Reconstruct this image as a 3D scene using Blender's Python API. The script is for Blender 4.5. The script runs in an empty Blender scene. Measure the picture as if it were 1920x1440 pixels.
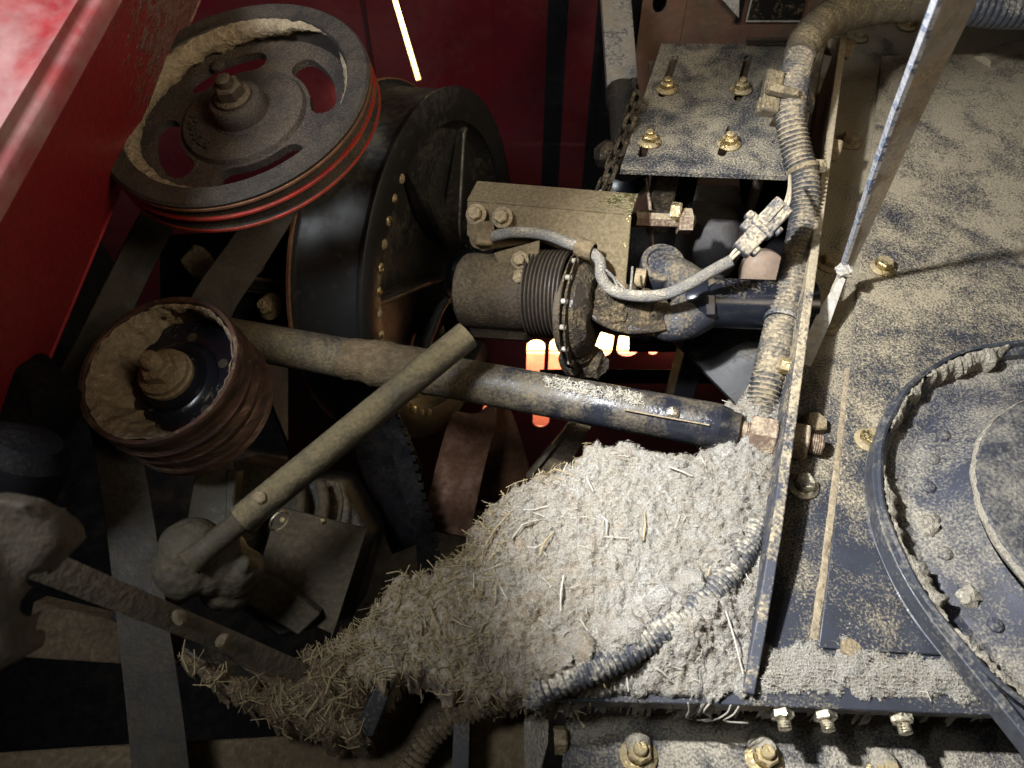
import bpy, math, random
import numpy as np
from mathutils import Vector as V, Matrix, noise
from mathutils.geometry import delaunay_2d_cdt
random.seed(11)
rnd = random.uniform
R_ = math.radians
SC = bpy.context.scene
COL = SC.collection

# ---------------------------------------------------------------- camera
CAM_H = 0.70
PITCH = R_(52)
FPX = 1450.0
cd = bpy.data.cameras.new('camera')
cd.sensor_width = 36.0
cd.lens = FPX / 1920 * 36.0
cd.clip_start = 0.02
cd.clip_end = 50
cd.dof.use_dof = True
cd.dof.focus_distance = 0.88
cd.dof.aperture_fstop = 7.0
cam = bpy.data.objects.new('camera', cd)
cam.location = (0, 0, CAM_H)
cam.rotation_euler = (R_(90) - PITCH, 0, 0)
COL.objects.link(cam)
SC.camera = cam

# ---------------------------------------------------------------- world, lamps, exposure
w = bpy.data.worlds.new('World')
SC.world = w
w.use_nodes = True
bg = w.node_tree.nodes['Background']
bg.inputs[0].default_value = (1.0, 0.86, 0.70, 1)
bg.inputs[1].default_value = 0.019
SC.view_settings.view_transform = 'Standard'
SC.view_settings.look = 'None'
SC.view_settings.exposure = 0
SC.view_settings.gamma = 1

def aim(o, target):
    o.rotation_euler = (V(target) - o.location).to_track_quat('-Z', 'Y').to_euler()

def lamp(name, kind, loc, target, energy, color, **kw):
    d = bpy.data.lights.new(name, kind)
    d.energy = energy
    d.color = color
    for k, v in kw.items():
        setattr(d, k, v)
    o = bpy.data.objects.new(name, d)
    COL.objects.link(o)
    o.location = loc
    aim(o, target)
    return o

# work lamp held beside the camera, its beam falls on the deck and the chaff
lamp('work_lamp', 'SPOT', (-0.24, 0.36, 0.74), (0.57, 0.47, 0.0), 90.0, (0.975, 0.985, 1.0),
     spot_size=R_(69), spot_blend=0.55, shadow_soft_size=0.018)
# added dim warm fill from the operator's side, standing in for bounced light
lamp('warm_fill', 'AREA', (0.75, 0.10, 1.15), (-0.24, 1.22, 0.22), 2.1, (1.0, 0.83, 0.61), size=0.6, spread=R_(62))
# daylight from the open side on the left
lamp('daylight_left', 'AREA', (-0.62, 0.18, 1.25), (-0.45, 0.50, 0.55), 3.2, (0.92, 0.96, 1.0), size=0.35, spread=R_(70))

# ---------------------------------------------------------------- projection helpers (photo pixel + distance -> place)
CX = V((1, 0, 0))
CU = V((0, math.sin(PITCH), math.cos(PITCH)))
CF = V((0, math.cos(PITCH), -math.sin(PITCH)))
C0 = V((0, 0, CAM_H))
UPZ = V((0, 0, 1))

def ray(u, v):
    return CX * ((u - 960) / FPX) + CU * (-(v - 720) / FPX) + CF
def P(u, v, d):
    return C0 + ray(u, v) * d
def PZ(u, v, z=0.0):
    r = ray(u, v)
    return C0 + r * ((z - CAM_H) / r.z)
def PY(u, v, y):
    r = ray(u, v)
    return C0 + r * (y / r.y)
def px(n, d):
    return n * d / FPX
def axis(u, v, deg, ratio):
    wv = -ray(u, v).normalized()
    e1 = (CX - wv * CX.dot(wv)).normalized()
    e2 = wv.cross(e1)
    s = math.sqrt(1 - ratio * ratio)
    return (wv * ratio + (e1 * math.cos(R_(deg)) + e2 * math.sin(R_(deg))) * s).normalized()
def frame(n, ref=None):
    n = n.normalized()
    ref = ref or CX
    a = ref - n * ref.dot(n)
    if a.length < 1e-4:
        a = V((0, 1, 0)) - n * n.y
    a.normalize()
    return a, n.cross(a), n

# ---------------------------------------------------------------- materials
class NT:
    def __init__(s, name):
        s.m = bpy.data.materials.new(name)
        s.m.use_nodes = True
        s.t = s.m.node_tree
        s.b = s.t.nodes['Principled BSDF']
    def n(s, typ, **kw):
        nd = s.t.nodes.new(typ)
        for k, v in kw.items():
            setattr(nd, k, v)
        return nd
    def l(s, a, b):
        s.t.links.new(a, b)
    def val(s, sock, v):
        if hasattr(v, 'node'):
            s.l(v, sock)
        else:
            sock.default_value = v
    def math(s, op, a, b=0.0, clamp=False):
        nd = s.n('ShaderNodeMath', operation=op, use_clamp=clamp)
        s.val(nd.inputs[0], a); s.val(nd.inputs[1], b)
        return nd.outputs[0]
    def noise(s, vec, scale, detail=5, rough=0.6, dist=0.0):
        nd = s.n('ShaderNodeTexNoise')
        s.l(vec, nd.inputs['Vector'])
        nd.inputs['Scale'].default_value = scale
        nd.inputs['Detail'].default_value = detail
        nd.inputs['Roughness'].default_value = rough
        nd.inputs['Distortion'].default_value = dist
        return nd.outputs[0]
    def mix(s, f, a, b):
        nd = s.n('ShaderNodeMix', data_type='RGBA')
        s.val(nd.inputs[0], f)
        for sock, v in ((nd.inputs[6], a), (nd.inputs[7], b)):
            if hasattr(v, 'node'): s.l(v, sock)
            else: sock.default_value = (*v, 1)
        return nd.outputs[2]
    def mixf(s, f, a, b):
        nd = s.n('ShaderNodeMix', data_type='FLOAT')
        s.val(nd.inputs[0], f); s.val(nd.inputs[2], a); s.val(nd.inputs[3], b)
        return nd.outputs[0]
    def rng(s, v, a, b, c=0.0, d=1.0):
        nd = s.n('ShaderNodeMapRange')
        s.val(nd.inputs[0], v)
        for i, x in enumerate((a, b, c, d)): nd.inputs[i + 1].default_value = x
        return nd.outputs[0]

MAT = {}
def dusty(name, col, dust=(0.33, 0.26, 0.165), thr=0.5, soft=0.06, scale=22, fine=260, up=0.25, rough=0.45,
          metal=0.0, col2=None, bump=0.35, grad=None, spec=0.5, dvar=0.35, fmix=0.35, stretch=None, coat=0.0, low=0.0):
    """painted or bare surface carrying settled dust: mask = noise + how much the face looks up"""
    t = NT(name)
    g = t.n('ShaderNodeNewGeometry')
    pos = g.outputs['Position']
    if stretch:
        mp = t.n('ShaderNodeMapping'); t.l(pos, mp.inputs[0]); mp.inputs['Scale'].default_value = stretch
        pos = mp.outputs[0]
    sx = t.n('ShaderNodeSeparateXYZ'); t.l(g.outputs['Normal'], sx.inputs[0])
    a = t.noise(pos, scale, 6, 0.62, 0.4)
    f = t.noise(pos, fine, 4, 0.6)
    x = t.math('ADD', a, t.math('MULTIPLY', t.math('SUBTRACT', f, 0.5), fmix * 2))
    x = t.math('ADD', x, t.math('MULTIPLY', t.math('SUBTRACT', sx.outputs[2], 0.5), up))
    if low:
        x = t.math('ADD', x, t.math('MULTIPLY', t.math('SUBTRACT', t.noise(pos, scale * .3, 2, .5), .5), low * 2))
    if grad:
        dp = t.n('ShaderNodeVectorMath', operation='DOT_PRODUCT')
        t.l(g.outputs['Position'], dp.inputs[0]); dp.inputs[1].default_value = grad[0]
        x = t.math('ADD', x, t.rng(dp.outputs['Value'], grad[1], grad[2], grad[3], grad[4]))
    mask = t.rng(x, thr - soft, thr + soft)
    v2 = t.noise(pos, scale * 2.7, 4, 0.6)
    base = t.mix(t.rng(v2, 0.35, 0.65), col, col2 or tuple(c * 0.65 for c in col))
    dc = t.mix(t.rng(f, 0.3, 0.7), tuple(c * (1 - dvar) for c in dust), tuple(c * (1 + dvar * 0.6) for c in dust))
    t.l(t.mix(mask, base, dc), t.b.inputs['Base Color'])
    t.l(t.mixf(mask, t.rng(v2, 0.3, 0.7, rough * 0.75, min(1, rough * 1.3)), 0.95), t.b.inputs['Roughness'])
    t.l(t.mixf(mask, metal, 0.0), t.b.inputs['Metallic'])
    t.l(t.mixf(mask, spec, 0.1), t.b.inputs['Specular IOR Level'])
    if coat: t.b.inputs['Coat Weight'].default_value = coat
    h = t.math('ADD', t.math('MULTIPLY', mask, 0.6), t.math('MULTIPLY', t.math('MULTIPLY', f, mask), 1.1))
    h = t.math('ADD', h, t.math('MULTIPLY', v2, 0.15))
    bp = t.n('ShaderNodeBump'); bp.inputs['Strength'].default_value = bump; bp.inputs['Distance'].default_value = 0.0022
    t.l(h, bp.inputs['Height']); t.l(bp.outputs[0], t.b.inputs['Normal'])
    MAT[name] = t.m
    return t.m

NAVY = (0.042, 0.046, 0.060)
BLK = (0.016, 0.016, 0.018)
dusty('deck_paint', NAVY, (0.375, 0.32, 0.225), thr=0.545, soft=0.13, scale=14, fine=420, up=0.0, rough=0.42, bump=0.6,
      grad=((0, 1, 0), 0.25, 0.85, -0.08, 0.17), fmix=0.48, low=.14)
dusty('base_deck', NAVY, (0.33, 0.285, 0.205), thr=0.51, soft=0.10, scale=13, fine=420, up=0.0, rough=0.42, bump=0.6,
      grad=((0, 1, 0), 0.25, 0.7, -0.13, 0.16), fmix=0.44)
dusty('step_paint', NAVY, (0.36, 0.325, 0.26), thr=0.56, soft=0.12, scale=26, fine=400, up=0.20, rough=0.4, bump=0.6)
dusty('plate_blue', (0.075, 0.08, 0.10), (0.30, 0.265, 0.195), thr=0.49, soft=0.13, scale=20, fine=420, up=0.05, rough=0.35, metal=0.5, bump=0.55, fmix=0.5)
dusty('fin_paint', (0.06, 0.065, 0.085), (0.38, 0.32, 0.22), thr=0.52, soft=0.1, scale=30, up=0.10, rough=0.5, bump=0.5,
      grad=((0, 1, 0), 0.25, 0.8, -0.14, 0.25))
dusty('sheave_paint', (0.05, 0.055, 0.078), (0.34, 0.31, 0.25), thr=0.55, soft=0.14, scale=14, fine=380, up=0.05, rough=0.5, bump=0.5)
dusty('hub_paint', (0.055, 0.058, 0.072), (0.26, 0.24, 0.20), thr=0.58, soft=0.18, scale=30, fine=300, up=0.05, rough=0.5, bump=0.35)
dusty('black_paint', BLK, (0.16, 0.125, 0.075), thr=0.72, soft=0.16, scale=9, up=0.22, rough=0.45, bump=0.2)
dusty('drum_black', (0.016, 0.016, 0.016), (0.075, 0.065, 0.045), thr=0.78, soft=0.26, scale=7, fine=90, up=0.12, rough=0.42, bump=0.1, dvar=0.15)
dusty('drum_face', (0.022, 0.022, 0.021), (0.095, 0.084, 0.06), thr=0.68, soft=0.22, scale=10, fine=120, up=0.10, rough=0.42, bump=0.2, dvar=0.2)
dusty('cast_black', (0.036, 0.028, 0.026), (0.13, 0.10, 0.07), thr=0.62, soft=0.2, scale=14, fine=420, up=0.1, rough=0.6, bump=0.5)
dusty('rim_rubber', (0.024, 0.021, 0.019), (0.11, 0.088, 0.065), thr=0.62, soft=0.22, scale=18, fine=500, up=0.1, rough=0.62, bump=0.4)
dusty('caked_tan', (0.28, 0.225, 0.15), (0.36, 0.295, 0.20), thr=0.5, soft=0.2, scale=30, fine=160, up=0.0, rough=0.95, bump=0.8, spec=0.1)
dusty('caked_grey', (0.36, 0.32, 0.25), (0.46, 0.42, 0.34), thr=0.5, soft=0.2, scale=60, fine=300, up=0.0, rough=0.95, bump=0.9, spec=0.1)
dusty('rusty_steel', (0.16, 0.085, 0.058), (0.20, 0.15, 0.10), thr=0.66, soft=0.14, scale=20, fine=160, up=0.0, rough=0.45, metal=0.5, col2=(0.05, 0.034, 0.03), bump=0.5, stretch=(0.6, 0.6, 3.0))
dusty('rubber', (0.024, 0.021, 0.017), (0.075, 0.06, 0.042), thr=0.64, soft=0.25, scale=16, fine=200, up=0.12, rough=0.6, bump=0.25)
dusty('belt_blue', (0.055, 0.06, 0.075), (0.24, 0.22, 0.18), thr=0.66, soft=0.15, scale=30, fine=250, up=0.05, rough=0.38, bump=0.2)
dusty('tube_black', (0.020, 0.022, 0.030), (0.20, 0.16, 0.095), thr=0.58, soft=0.26, scale=26, fine=300, up=0.10, rough=0.24, bump=0.3, fmix=.22,
      grad=((1, 0, 0), -0.10, 0.10, 0.12, -0.14))
dusty('tube_olive', (0.045, 0.039, 0.028), (0.19, 0.155, 0.09), thr=0.58, soft=0.22, scale=20, fine=230, up=0.55, rough=0.4, bump=0.5, fmix=.14, dvar=.25)
dusty('shaft_navy', (0.013, 0.015, 0.022), (0.20, 0.17, 0.12), thr=0.80, soft=0.12, scale=20, up=0.15, rough=0.22, bump=0.2)
dusty('yoke_navy', (0.030, 0.033, 0.045), (0.17, 0.14, 0.095), thr=0.57, soft=0.12, scale=20, up=0.2, rough=0.35, bump=0.5)
dusty('zinc_plate', (0.30, 0.26, 0.13), (0.155, 0.12, 0.072), thr=0.43, soft=0.09, scale=18, fine=230, up=0.1, rough=0.3, metal=0.8, bump=0.6,
      grad=((1, 0, 0), 0.085, 0.15, 0.12, -0.12))
dusty('zinc_bolt', (0.62, 0.49, 0.24), (0.32, 0.26, 0.165), thr=0.55, soft=0.12, scale=70, fine=400, up=0.16, rough=0.28, metal=0.95, bump=0.3)
dusty('zinc_bright', (0.75, 0.70, 0.55), (0.34, 0.28, 0.18), thr=0.62, soft=0.1, scale=70, fine=400, up=0.08, rough=0.28, metal=0.95, bump=0.3)
dusty('dust_bolt', (0.30, 0.24, 0.15), (0.30, 0.235, 0.145), thr=0.40, soft=0.12, scale=60, fine=300, up=0.1, rough=0.7, metal=0.2, bump=0.5)
dusty('rust_nut', (0.25, 0.17, 0.125), (0.36, 0.29, 0.20), thr=0.52, soft=0.1, scale=60, fine=300, up=0.25, rough=0.6, metal=0.3, bump=0.4)
dusty('housing_brown', (0.055, 0.040, 0.028), (0.13, 0.10, 0.062), thr=0.56, soft=0.18, scale=14, up=0.25, rough=0.55, bump=0.4)
dusty('bellows_brown', (0.040, 0.030, 0.022), (0.09, 0.068, 0.044), thr=0.58, soft=0.2, scale=14, up=0.1, rough=0.6, bump=0.1)
dusty('greasy', (0.034, 0.026, 0.019), (0.13, 0.10, 0.06), thr=0.53, soft=0.12, scale=45, fine=260, up=0.1, rough=0.5, bump=1.0)
dusty('olive_plate', (0.050, 0.045, 0.031), (0.095, 0.076, 0.05), thr=0.55, soft=0.25, scale=9, fine=160, up=0.2, rough=0.5, bump=0.3)
dusty('mud_brown', (0.13, 0.095, 0.058), (0.18, 0.135, 0.08), thr=0.5, soft=0.2, scale=12, fine=140, up=0.1, rough=0.9, bump=0.6, spec=0.15)
dusty('mud_dark', (0.055, 0.040, 0.026), (0.085, 0.062, 0.038), thr=0.5, soft=0.2, scale=12, fine=140, up=0.1, rough=0.9, bump=0.6, spec=0.15)
dusty('mud_mid', (0.085, 0.063, 0.04), (0.125, 0.093, 0.056), thr=0.5, soft=0.2, scale=12, fine=140, up=0.1, rough=0.9, bump=0.7, spec=0.15)
dusty('grey_bar', (0.115, 0.096, 0.073), (0.135, 0.108, 0.075), thr=0.5, soft=0.2, scale=14, fine=160, up=0.1, rough=0.65, bump=0.4)
dusty('steel_bar', (0.36, 0.32, 0.27), (0.42, 0.33, 0.22), thr=0.52, soft=0.18, scale=12, fine=180, up=0.0, rough=0.45, metal=0.4, bump=0.25, stretch=(3, 1, 1))
dusty('bare_edge', (0.75, 0.77, 0.82), (0.12, 0.14, 0.19), thr=0.56, soft=0.05, scale=45, fine=200, up=0.0, rough=0.35, metal=0.6, bump=0.4)
dusty('hose_black', (0.062, 0.066, 0.078), (0.36, 0.30, 0.205), thr=0.44, soft=0.16, scale=35, fine=260, up=0.28, rough=0.5, bump=0.5)
dusty('hose_clean', (0.050, 0.055, 0.070), (0.42, 0.38, 0.30), thr=0.60, soft=0.14, scale=35, fine=260, up=0.30, rough=0.45, bump=0.5)
dusty('hose_mud', (0.06, 0.05, 0.038), (0.15, 0.115, 0.07), thr=0.46, soft=0.14, scale=35, fine=200, up=0.2, rough=0.8, bump=0.8)
dusty('hose_tape', (0.13, 0.105, 0.07), (0.27, 0.22, 0.135), thr=0.50, soft=0.14, scale=30, fine=260, up=0.2, rough=0.75, bump=0.8)
dusty('loom_grey', (0.20, 0.20, 0.20), (0.38, 0.34, 0.27), thr=0.50, soft=0.16, scale=40, fine=500, up=0.2, rough=0.6, bump=0.9)
dusty('plug_grey', (0.075, 0.08, 0.095), (0.36, 0.31, 0.23), thr=0.52, soft=0.12, scale=50, fine=300, up=0.3, rough=0.5, bump=0.6)
dusty('wire_cream', (0.55, 0.48, 0.36), (0.45, 0.38, 0.27), thr=0.5, soft=0.2, scale=60, up=0.1, rough=0.6, bump=0.2)
dusty('pink_wall', (0.26, 0.135, 0.095), (0.20, 0.155, 0.105), thr=0.53, soft=0.16, scale=7, fine=60, up=0.0, rough=0.7, bump=0.4, col2=(0.16, 0.10, 0.075))
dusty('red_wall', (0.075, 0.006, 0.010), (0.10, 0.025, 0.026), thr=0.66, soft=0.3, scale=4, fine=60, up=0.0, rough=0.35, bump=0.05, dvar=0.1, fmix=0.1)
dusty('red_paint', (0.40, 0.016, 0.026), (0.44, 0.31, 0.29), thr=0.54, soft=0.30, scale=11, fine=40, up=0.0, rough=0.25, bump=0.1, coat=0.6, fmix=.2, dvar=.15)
dusty('red_side', (0.38, 0.022, 0.028), (0.26, 0.14, 0.12), thr=0.62, soft=0.10, scale=60, fine=160, up=0.0, rough=0.4, bump=1.0,
      grad=((0, 1, 0.6), 0.80, 1.0, -0.25, 0.25))
dusty('red_edge', (0.38, 0.03, 0.02), (0.16, 0.07, 0.035), thr=0.60, soft=0.14, scale=30, up=0.0, rough=0.4, bump=0.2)
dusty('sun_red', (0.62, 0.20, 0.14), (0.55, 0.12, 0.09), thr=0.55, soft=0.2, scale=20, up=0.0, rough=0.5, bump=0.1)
dusty('pale_cap', (0.42, 0.30, 0.22), (0.36, 0.27, 0.19), thr=0.55, soft=0.2, scale=20, up=0.0, rough=0.5, bump=0.1)
dusty('brown_edge', (0.26, 0.12, 0.06), (0.12, 0.06, 0.035), thr=0.55, soft=0.2, scale=30, up=0.0, rough=0.45, metal=0.4, bump=0.2)
dusty('orange_rust', (0.13, 0.055, 0.024), (0.06, 0.032, 0.018), thr=0.57, soft=0.2, scale=14, fine=120, up=0.0, rough=0.6, bump=0.3)
dusty('silver', (0.55, 0.54, 0.52), (0.28, 0.24, 0.18), thr=0.50, soft=0.14, scale=22, up=0.0, rough=0.35, metal=0.8, bump=0.3)
dusty('black_label', (0.018, 0.018, 0.018), (0.16, 0.13, 0.08), thr=0.58, soft=0.05, scale=35, fine=330, up=0.0, rough=0.4, bump=0.3)
dusty('white_label', (0.75, 0.74, 0.70), (0.42, 0.36, 0.27), thr=0.66, soft=0.08, scale=60, fine=400, up=0.0, rough=0.6, bump=0.3)
dusty('cream_board', (0.85, 0.72, 0.42), (0.85, 0.70, 0.40), thr=0.5, soft=0.2, up=0, rough=0.8, bump=0.05)
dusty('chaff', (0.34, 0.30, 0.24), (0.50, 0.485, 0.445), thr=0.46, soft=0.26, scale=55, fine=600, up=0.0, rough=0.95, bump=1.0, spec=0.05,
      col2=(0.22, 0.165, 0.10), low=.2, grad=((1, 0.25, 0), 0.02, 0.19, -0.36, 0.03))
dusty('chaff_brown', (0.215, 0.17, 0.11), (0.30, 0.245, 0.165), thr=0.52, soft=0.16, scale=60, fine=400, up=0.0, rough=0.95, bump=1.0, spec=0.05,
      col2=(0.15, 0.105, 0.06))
dusty('straw_pale', (0.56, 0.53, 0.46), (0.46, 0.42, 0.34), thr=0.5, soft=0.2, scale=90, up=0, rough=0.8, bump=0.1, spec=0.2)
dusty('straw_gold', (0.48, 0.39, 0.22), (0.30, 0.235, 0.13), thr=0.5, soft=0.2, scale=90, up=0, rough=0.7, bump=0.1, spec=0.25)
dusty('root_brown', (0.24, 0.16, 0.09), (0.32, 0.23, 0.14), thr=0.5, soft=0.2, scale=90, up=0, rough=0.8, bump=0.1, spec=0.2)
dusty('white_film', (0.52, 0.50, 0.46), (0.50, 0.45, 0.36), thr=0.58, soft=0.15, scale=40, up=0, rough=0.5, bump=0.4)
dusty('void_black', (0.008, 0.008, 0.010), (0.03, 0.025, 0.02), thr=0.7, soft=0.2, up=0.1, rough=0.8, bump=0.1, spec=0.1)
dusty('grey_hood', (0.17, 0.17, 0.18), (0.12, 0.10, 0.08), thr=0.55, soft=0.2, scale=15, up=0, rough=0.6, bump=0.3)

# ---------------------------------------------------------------- mesh builder
class MB:
    def __init__(s):
        s.v = []; s.f = []
    def add(s, vs, fs):
        o = len(s.v)
        s.v += [V(p) for p in vs]
        s.f += [tuple(i + o for i in f) for f in fs]
        return s
    def box(s, c, ax, ay, az):
        """centre and three half-extent vectors"""
        c = V(c)
        vs = [c + ax * i + ay * j + az * k for k in (-1, 1) for j in (-1, 1) for i in (-1, 1)]
        fs = [(0, 2, 3, 1), (4, 5, 7, 6), (0, 1, 5, 4), (2, 6, 7, 3), (0, 4, 6, 2), (1, 3, 7, 5)]
        if ax.cross(ay).dot(az) < 0: fs = [f[::-1] for f in fs]
        return s.add(vs, fs)
    def lathe(s, o, n, prof, seg=48, ref=None, a0=0.0, a1=None, wob=None, caps=False):
        """profile [(r, h)] turned round the axis n; closed when first == last"""
        a, b, n = frame(n, ref)
        full = a1 is None
        k = seg if full else seg + 1
        vs = []
        for i in range(k):
            t = a0 + (2 * math.pi if full else (a1 - a0)) * i / seg
            d = a * math.cos(t) + b * math.sin(t)
            for r, h in prof:
                q = wob(t, r, h) if wob else 0
                vs.append(V(o) + d * (r + q) + n * h)
        m = len(prof)
        fs = []
        for i in range(seg):
            j = (i + 1) % k
            for q in range(m - 1):
                fs.append((i * m + q, i * m + q + 1, j * m + q + 1, j * m + q)[::-1])
        s.add(vs, fs)
        off = len(s.v) - len(vs)
        if full and caps:
            for q in (0, m - 1):
                if prof[q][0] > 1e-5 and prof[0] != prof[-1]:
                    s.f.append(tuple(off + i * m + q for i in range(seg)))
        return s
    def cyl(s, p0, p1, r0, r1=None, seg=24):
        p0 = V(p0); p1 = V(p1)
        r1 = r0 if r1 is None else r1
        L = (p1 - p0).length
        return s.lathe(p0, p1 - p0, [(r0, 0), (r1, L)], seg, caps=True)
    def tube(s, pts, rad, seg=12, ref=None):
        """round sweep along points, radius per point or one number"""
        pts = [V(p) for p in pts]
        n = len(pts)
        rad = rad if hasattr(rad, '__len__') else [rad] * n
        vs = []
        up = None
        for i in range(n):
            t = (pts[min(i + 1, n - 1)] - pts[max(i - 1, 0)]).normalized()
            if up is None:
                a, b, _ = frame(t, ref)
            else:
                a = (up - t * up.dot(t)).normalized(); b = t.cross(a)
            up = a
            for k in range(seg):
                q = 2 * math.pi * k / seg
                vs.append(pts[i] + (a * math.cos(q) + b * math.sin(q)) * rad[i])
        fs = []
        for i in range(n - 1):
            for k in range(seg):
                fs.append((i * seg + k, i * seg + (k + 1) % seg, (i + 1) * seg + (k + 1) % seg, (i + 1) * seg + k))
        fs.append(tuple(range(seg))[::-1]); fs.append(tuple((n - 1) * seg + k for k in range(seg)))
        return s.add(vs, fs)
    def sweep(s, pts, sides, sect):
        """closed section [(x along side, y along normal)] swept along points; side vector per point or one"""
        pts = [V(p) for p in pts]
        n = len(pts)
        sides = sides if isinstance(sides, list) else [sides] * n
        vs = []
        m = len(sect)
        for i in range(n):
            t = (pts[min(i + 1, n - 1)] - pts[max(i - 1, 0)]).normalized()
            sd = (sides[i] - t * sides[i].dot(t)).normalized()
            nn = sd.cross(t)
            for x, y in sect:
                vs.append(pts[i] + sd * x + nn * y)
        fs = []
        for i in range(n - 1):
            for k in range(m):
                fs.append((i * m + k, i * m + (k + 1) % m, (i + 1) * m + (k + 1) % m, (i + 1) * m + k))
        fs.append(tuple(range(m))[::-1]); fs.append(tuple((n - 1) * m + k for k in range(m)))
        return s.add(vs, fs)
    def prism(s, poly, ext):
        poly = [V(p) for p in poly]
        n = len(poly); ext = V(ext)
        nrm = V((0, 0, 0))
        for i in range(n):
            nrm += (poly[i] - poly[0]).cross(poly[(i + 1) % n] - poly[0])
        if nrm.dot(ext) < 0:
            poly = poly[::-1]
        fs = [tuple(range(n))[::-1], tuple(range(n, 2 * n))]
        fs += [(i, (i + 1) % n, n + (i + 1) % n, n + i) for i in range(n)]
        return s.add(poly + [p + ext for p in poly], fs)
    def holed(s, o, ex, ey, outer, holes, th):
        """flat plate outer (2D, metres along ex, ey) with holes; th extruded along -(ex x ey)"""
        ez = ex.cross(ey).normalized()
        loops = [outer] + holes
        pts, edges = [], []
        for lp in loops:
            b = len(pts)
            pts += [V((p[0], p[1])) for p in lp]
            edges += [(b + i, b + (i + 1) % len(lp)) for i in range(len(lp))]
        vo, _, fo, _, _, _ = delaunay_2d_cdt(pts, edges, [], 0, 1e-7)
        def inside(p, lp):
            c = False
            j = len(lp) - 1
            for i in range(len(lp)):
                xi, yi = lp[i]; xj, yj = lp[j]
                if (yi > p[1]) != (yj > p[1]) and p[0] < (xj - xi) * (p[1] - yi) / (yj - yi) + xi: c = not c
                j = i
            return c
        fs = []
        for f in fo:
            c = sum((vo[i] for i in f), V((0, 0))) / len(f)
            if inside(c, outer) and not any(inside(c, h) for h in holes):
                a = (vo[f[1]] - vo[f[0]]); b2 = (vo[f[2]] - vo[f[0]])
                fs.append(tuple(f) if a.x * b2.y - a.y * b2.x > 0 else tuple(f)[::-1])
        top = [V(o) + ex * p.x + ey * p.y for p in vo]
        k = len(top)
        allf = fs + [tuple(i + k for i in f)[::-1] for f in fs]
        s.add(top + [p - ez * th for p in top], allf)
        for li, lp in enumerate(loops):
            q = [V(o) + ex * p[0] + ey * p[1] for p in lp]
            m = len(q)
            fl = []
            area = sum(lp[i][0] * lp[(i + 1) % m][1] - lp[(i + 1) % m][0] * lp[i][1] for i in range(m))
            for i in range(m):
                f = (i, i + m, (i + 1) % m + m, (i + 1) % m)
                fl.append(f if (area > 0) == (li == 0) else f[::-1])
            s.add(q + [p - ez * th for p in q], fl)
        return s
    def rough(s, amp, scale, seed=0):
        off = V((seed * 3.1, seed * 1.7, seed * 5.3))
        for i, p in enumerate(s.v):
            s.v[i] = p + noise.noise_vector(p * scale + off) * amp
        return s
    def build(s, name, mat, parent=None, bevel=0.0, smooth=38, kind=None):
        lo = V([min(p[i] for p in s.v) for i in range(3)]); hi = V([max(p[i] for p in s.v) for i in range(3)])
        c = (lo + hi) / 2
        me = bpy.data.meshes.new(name)
        me.from_pydata([tuple(p - c) for p in s.v], [], s.f)
        me.validate()
        me.update()
        if smooth:
            me.shade_smooth()
            me.set_sharp_from_angle(angle=R_(smooth))
        me.materials.append(MAT[mat])
        o = bpy.data.objects.new(name, me)
        COL.objects.link(o)
        link_to(o, c, parent)
        if bevel:
            bv = o.modifiers.new('edge', 'BEVEL')
            bv.width = bevel; bv.segments = 2; bv.limit_method = 'ANGLE'; bv.angle_limit = R_(40)
            bv.harden_normals = False
        if kind: o['kind'] = kind
        return o

WORLD = {}
def link_to(o, c, parent):
    WORLD[o.name] = V(c)
    if parent is None:
        o.location = c
    else:
        o.parent = parent
        o.location = V(c) - WORLD[parent.name]

def tag(o, label, cat=None, group=None):
    o['label'] = label
    if cat: o['category'] = cat
    if group: o['group'] = group
    return o
def thing(name, label, cat, loc, group=None):
    o = bpy.data.objects.new(name, None)
    o.empty_display_size = 0.02
    COL.objects.link(o)
    link_to(o, V(loc), None)
    return tag(o, label, cat, group)
def struct(o):
    o['kind'] = 'structure'
    return o

def place(me, name, mat, parent, loc, z, rot=0.0, sc=1.0):
    """one more of a shared mesh, its local z along z"""
    a, b, n = frame(V(z))
    m = Matrix((a, b, n)).transposed() @ Matrix.Rotation(rot, 3, 'Z')
    o = bpy.data.objects.new(name, me)
    COL.objects.link(o)
    o.rotation_euler = m.to_euler()
    o.scale = (sc, sc, sc)
    link_to(o, V(loc), parent)
    if mat is not None and o.material_slots:
        o.material_slots[0].link = 'OBJECT'
        o.material_slots[0].material = MAT[mat]
    return o
def proto(mb, name, mat='zinc_bolt', smooth=32):
    me = bpy.data.meshes.new(name)
    me.from_pydata([tuple(p) for p in mb.v], [], mb.f)
    me.update(); me.shade_smooth(); me.set_sharp_from_angle(angle=R_(smooth))
    me.materials.append(MAT[mat])
    return me

O0 = V((0, 0, 0))
# flange bolt: dished flange, hex head with a chamfered top
b_ = MB().lathe(O0, UPZ, [(0.0001, 0), (0.0150, 0), (0.0152, 0.0016), (0.0125, 0.0036), (0.0100, 0.0044)], 28)
b_.lathe(O0, UPZ, [(0.0104, 0.003), (0.0104, 0.0105), (0.0090, 0.0124), (0.0001, 0.0124)], 6)
FBOLT = proto(b_, 'flange_bolt')
# flange nut with the stud end showing
b_ = MB().lathe(O0, UPZ, [(0.0001, 0), (0.0150, 0), (0.0152, 0.0018), (0.0122, 0.004), (0.0096, 0.0050)], 28)
b_.lathe(O0, UPZ, [(0.0102, 0.003), (0.0102, 0.0105), (0.0088, 0.0122), (0.0055, 0.0124)], 6)
b_.lathe(O0, UPZ, [(0.0056, 0.010), (0.0056, 0.0165), (0.0046, 0.0176), (0.0001, 0.0176)], 16)
FNUT = proto(b_, 'flange_nut')
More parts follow.
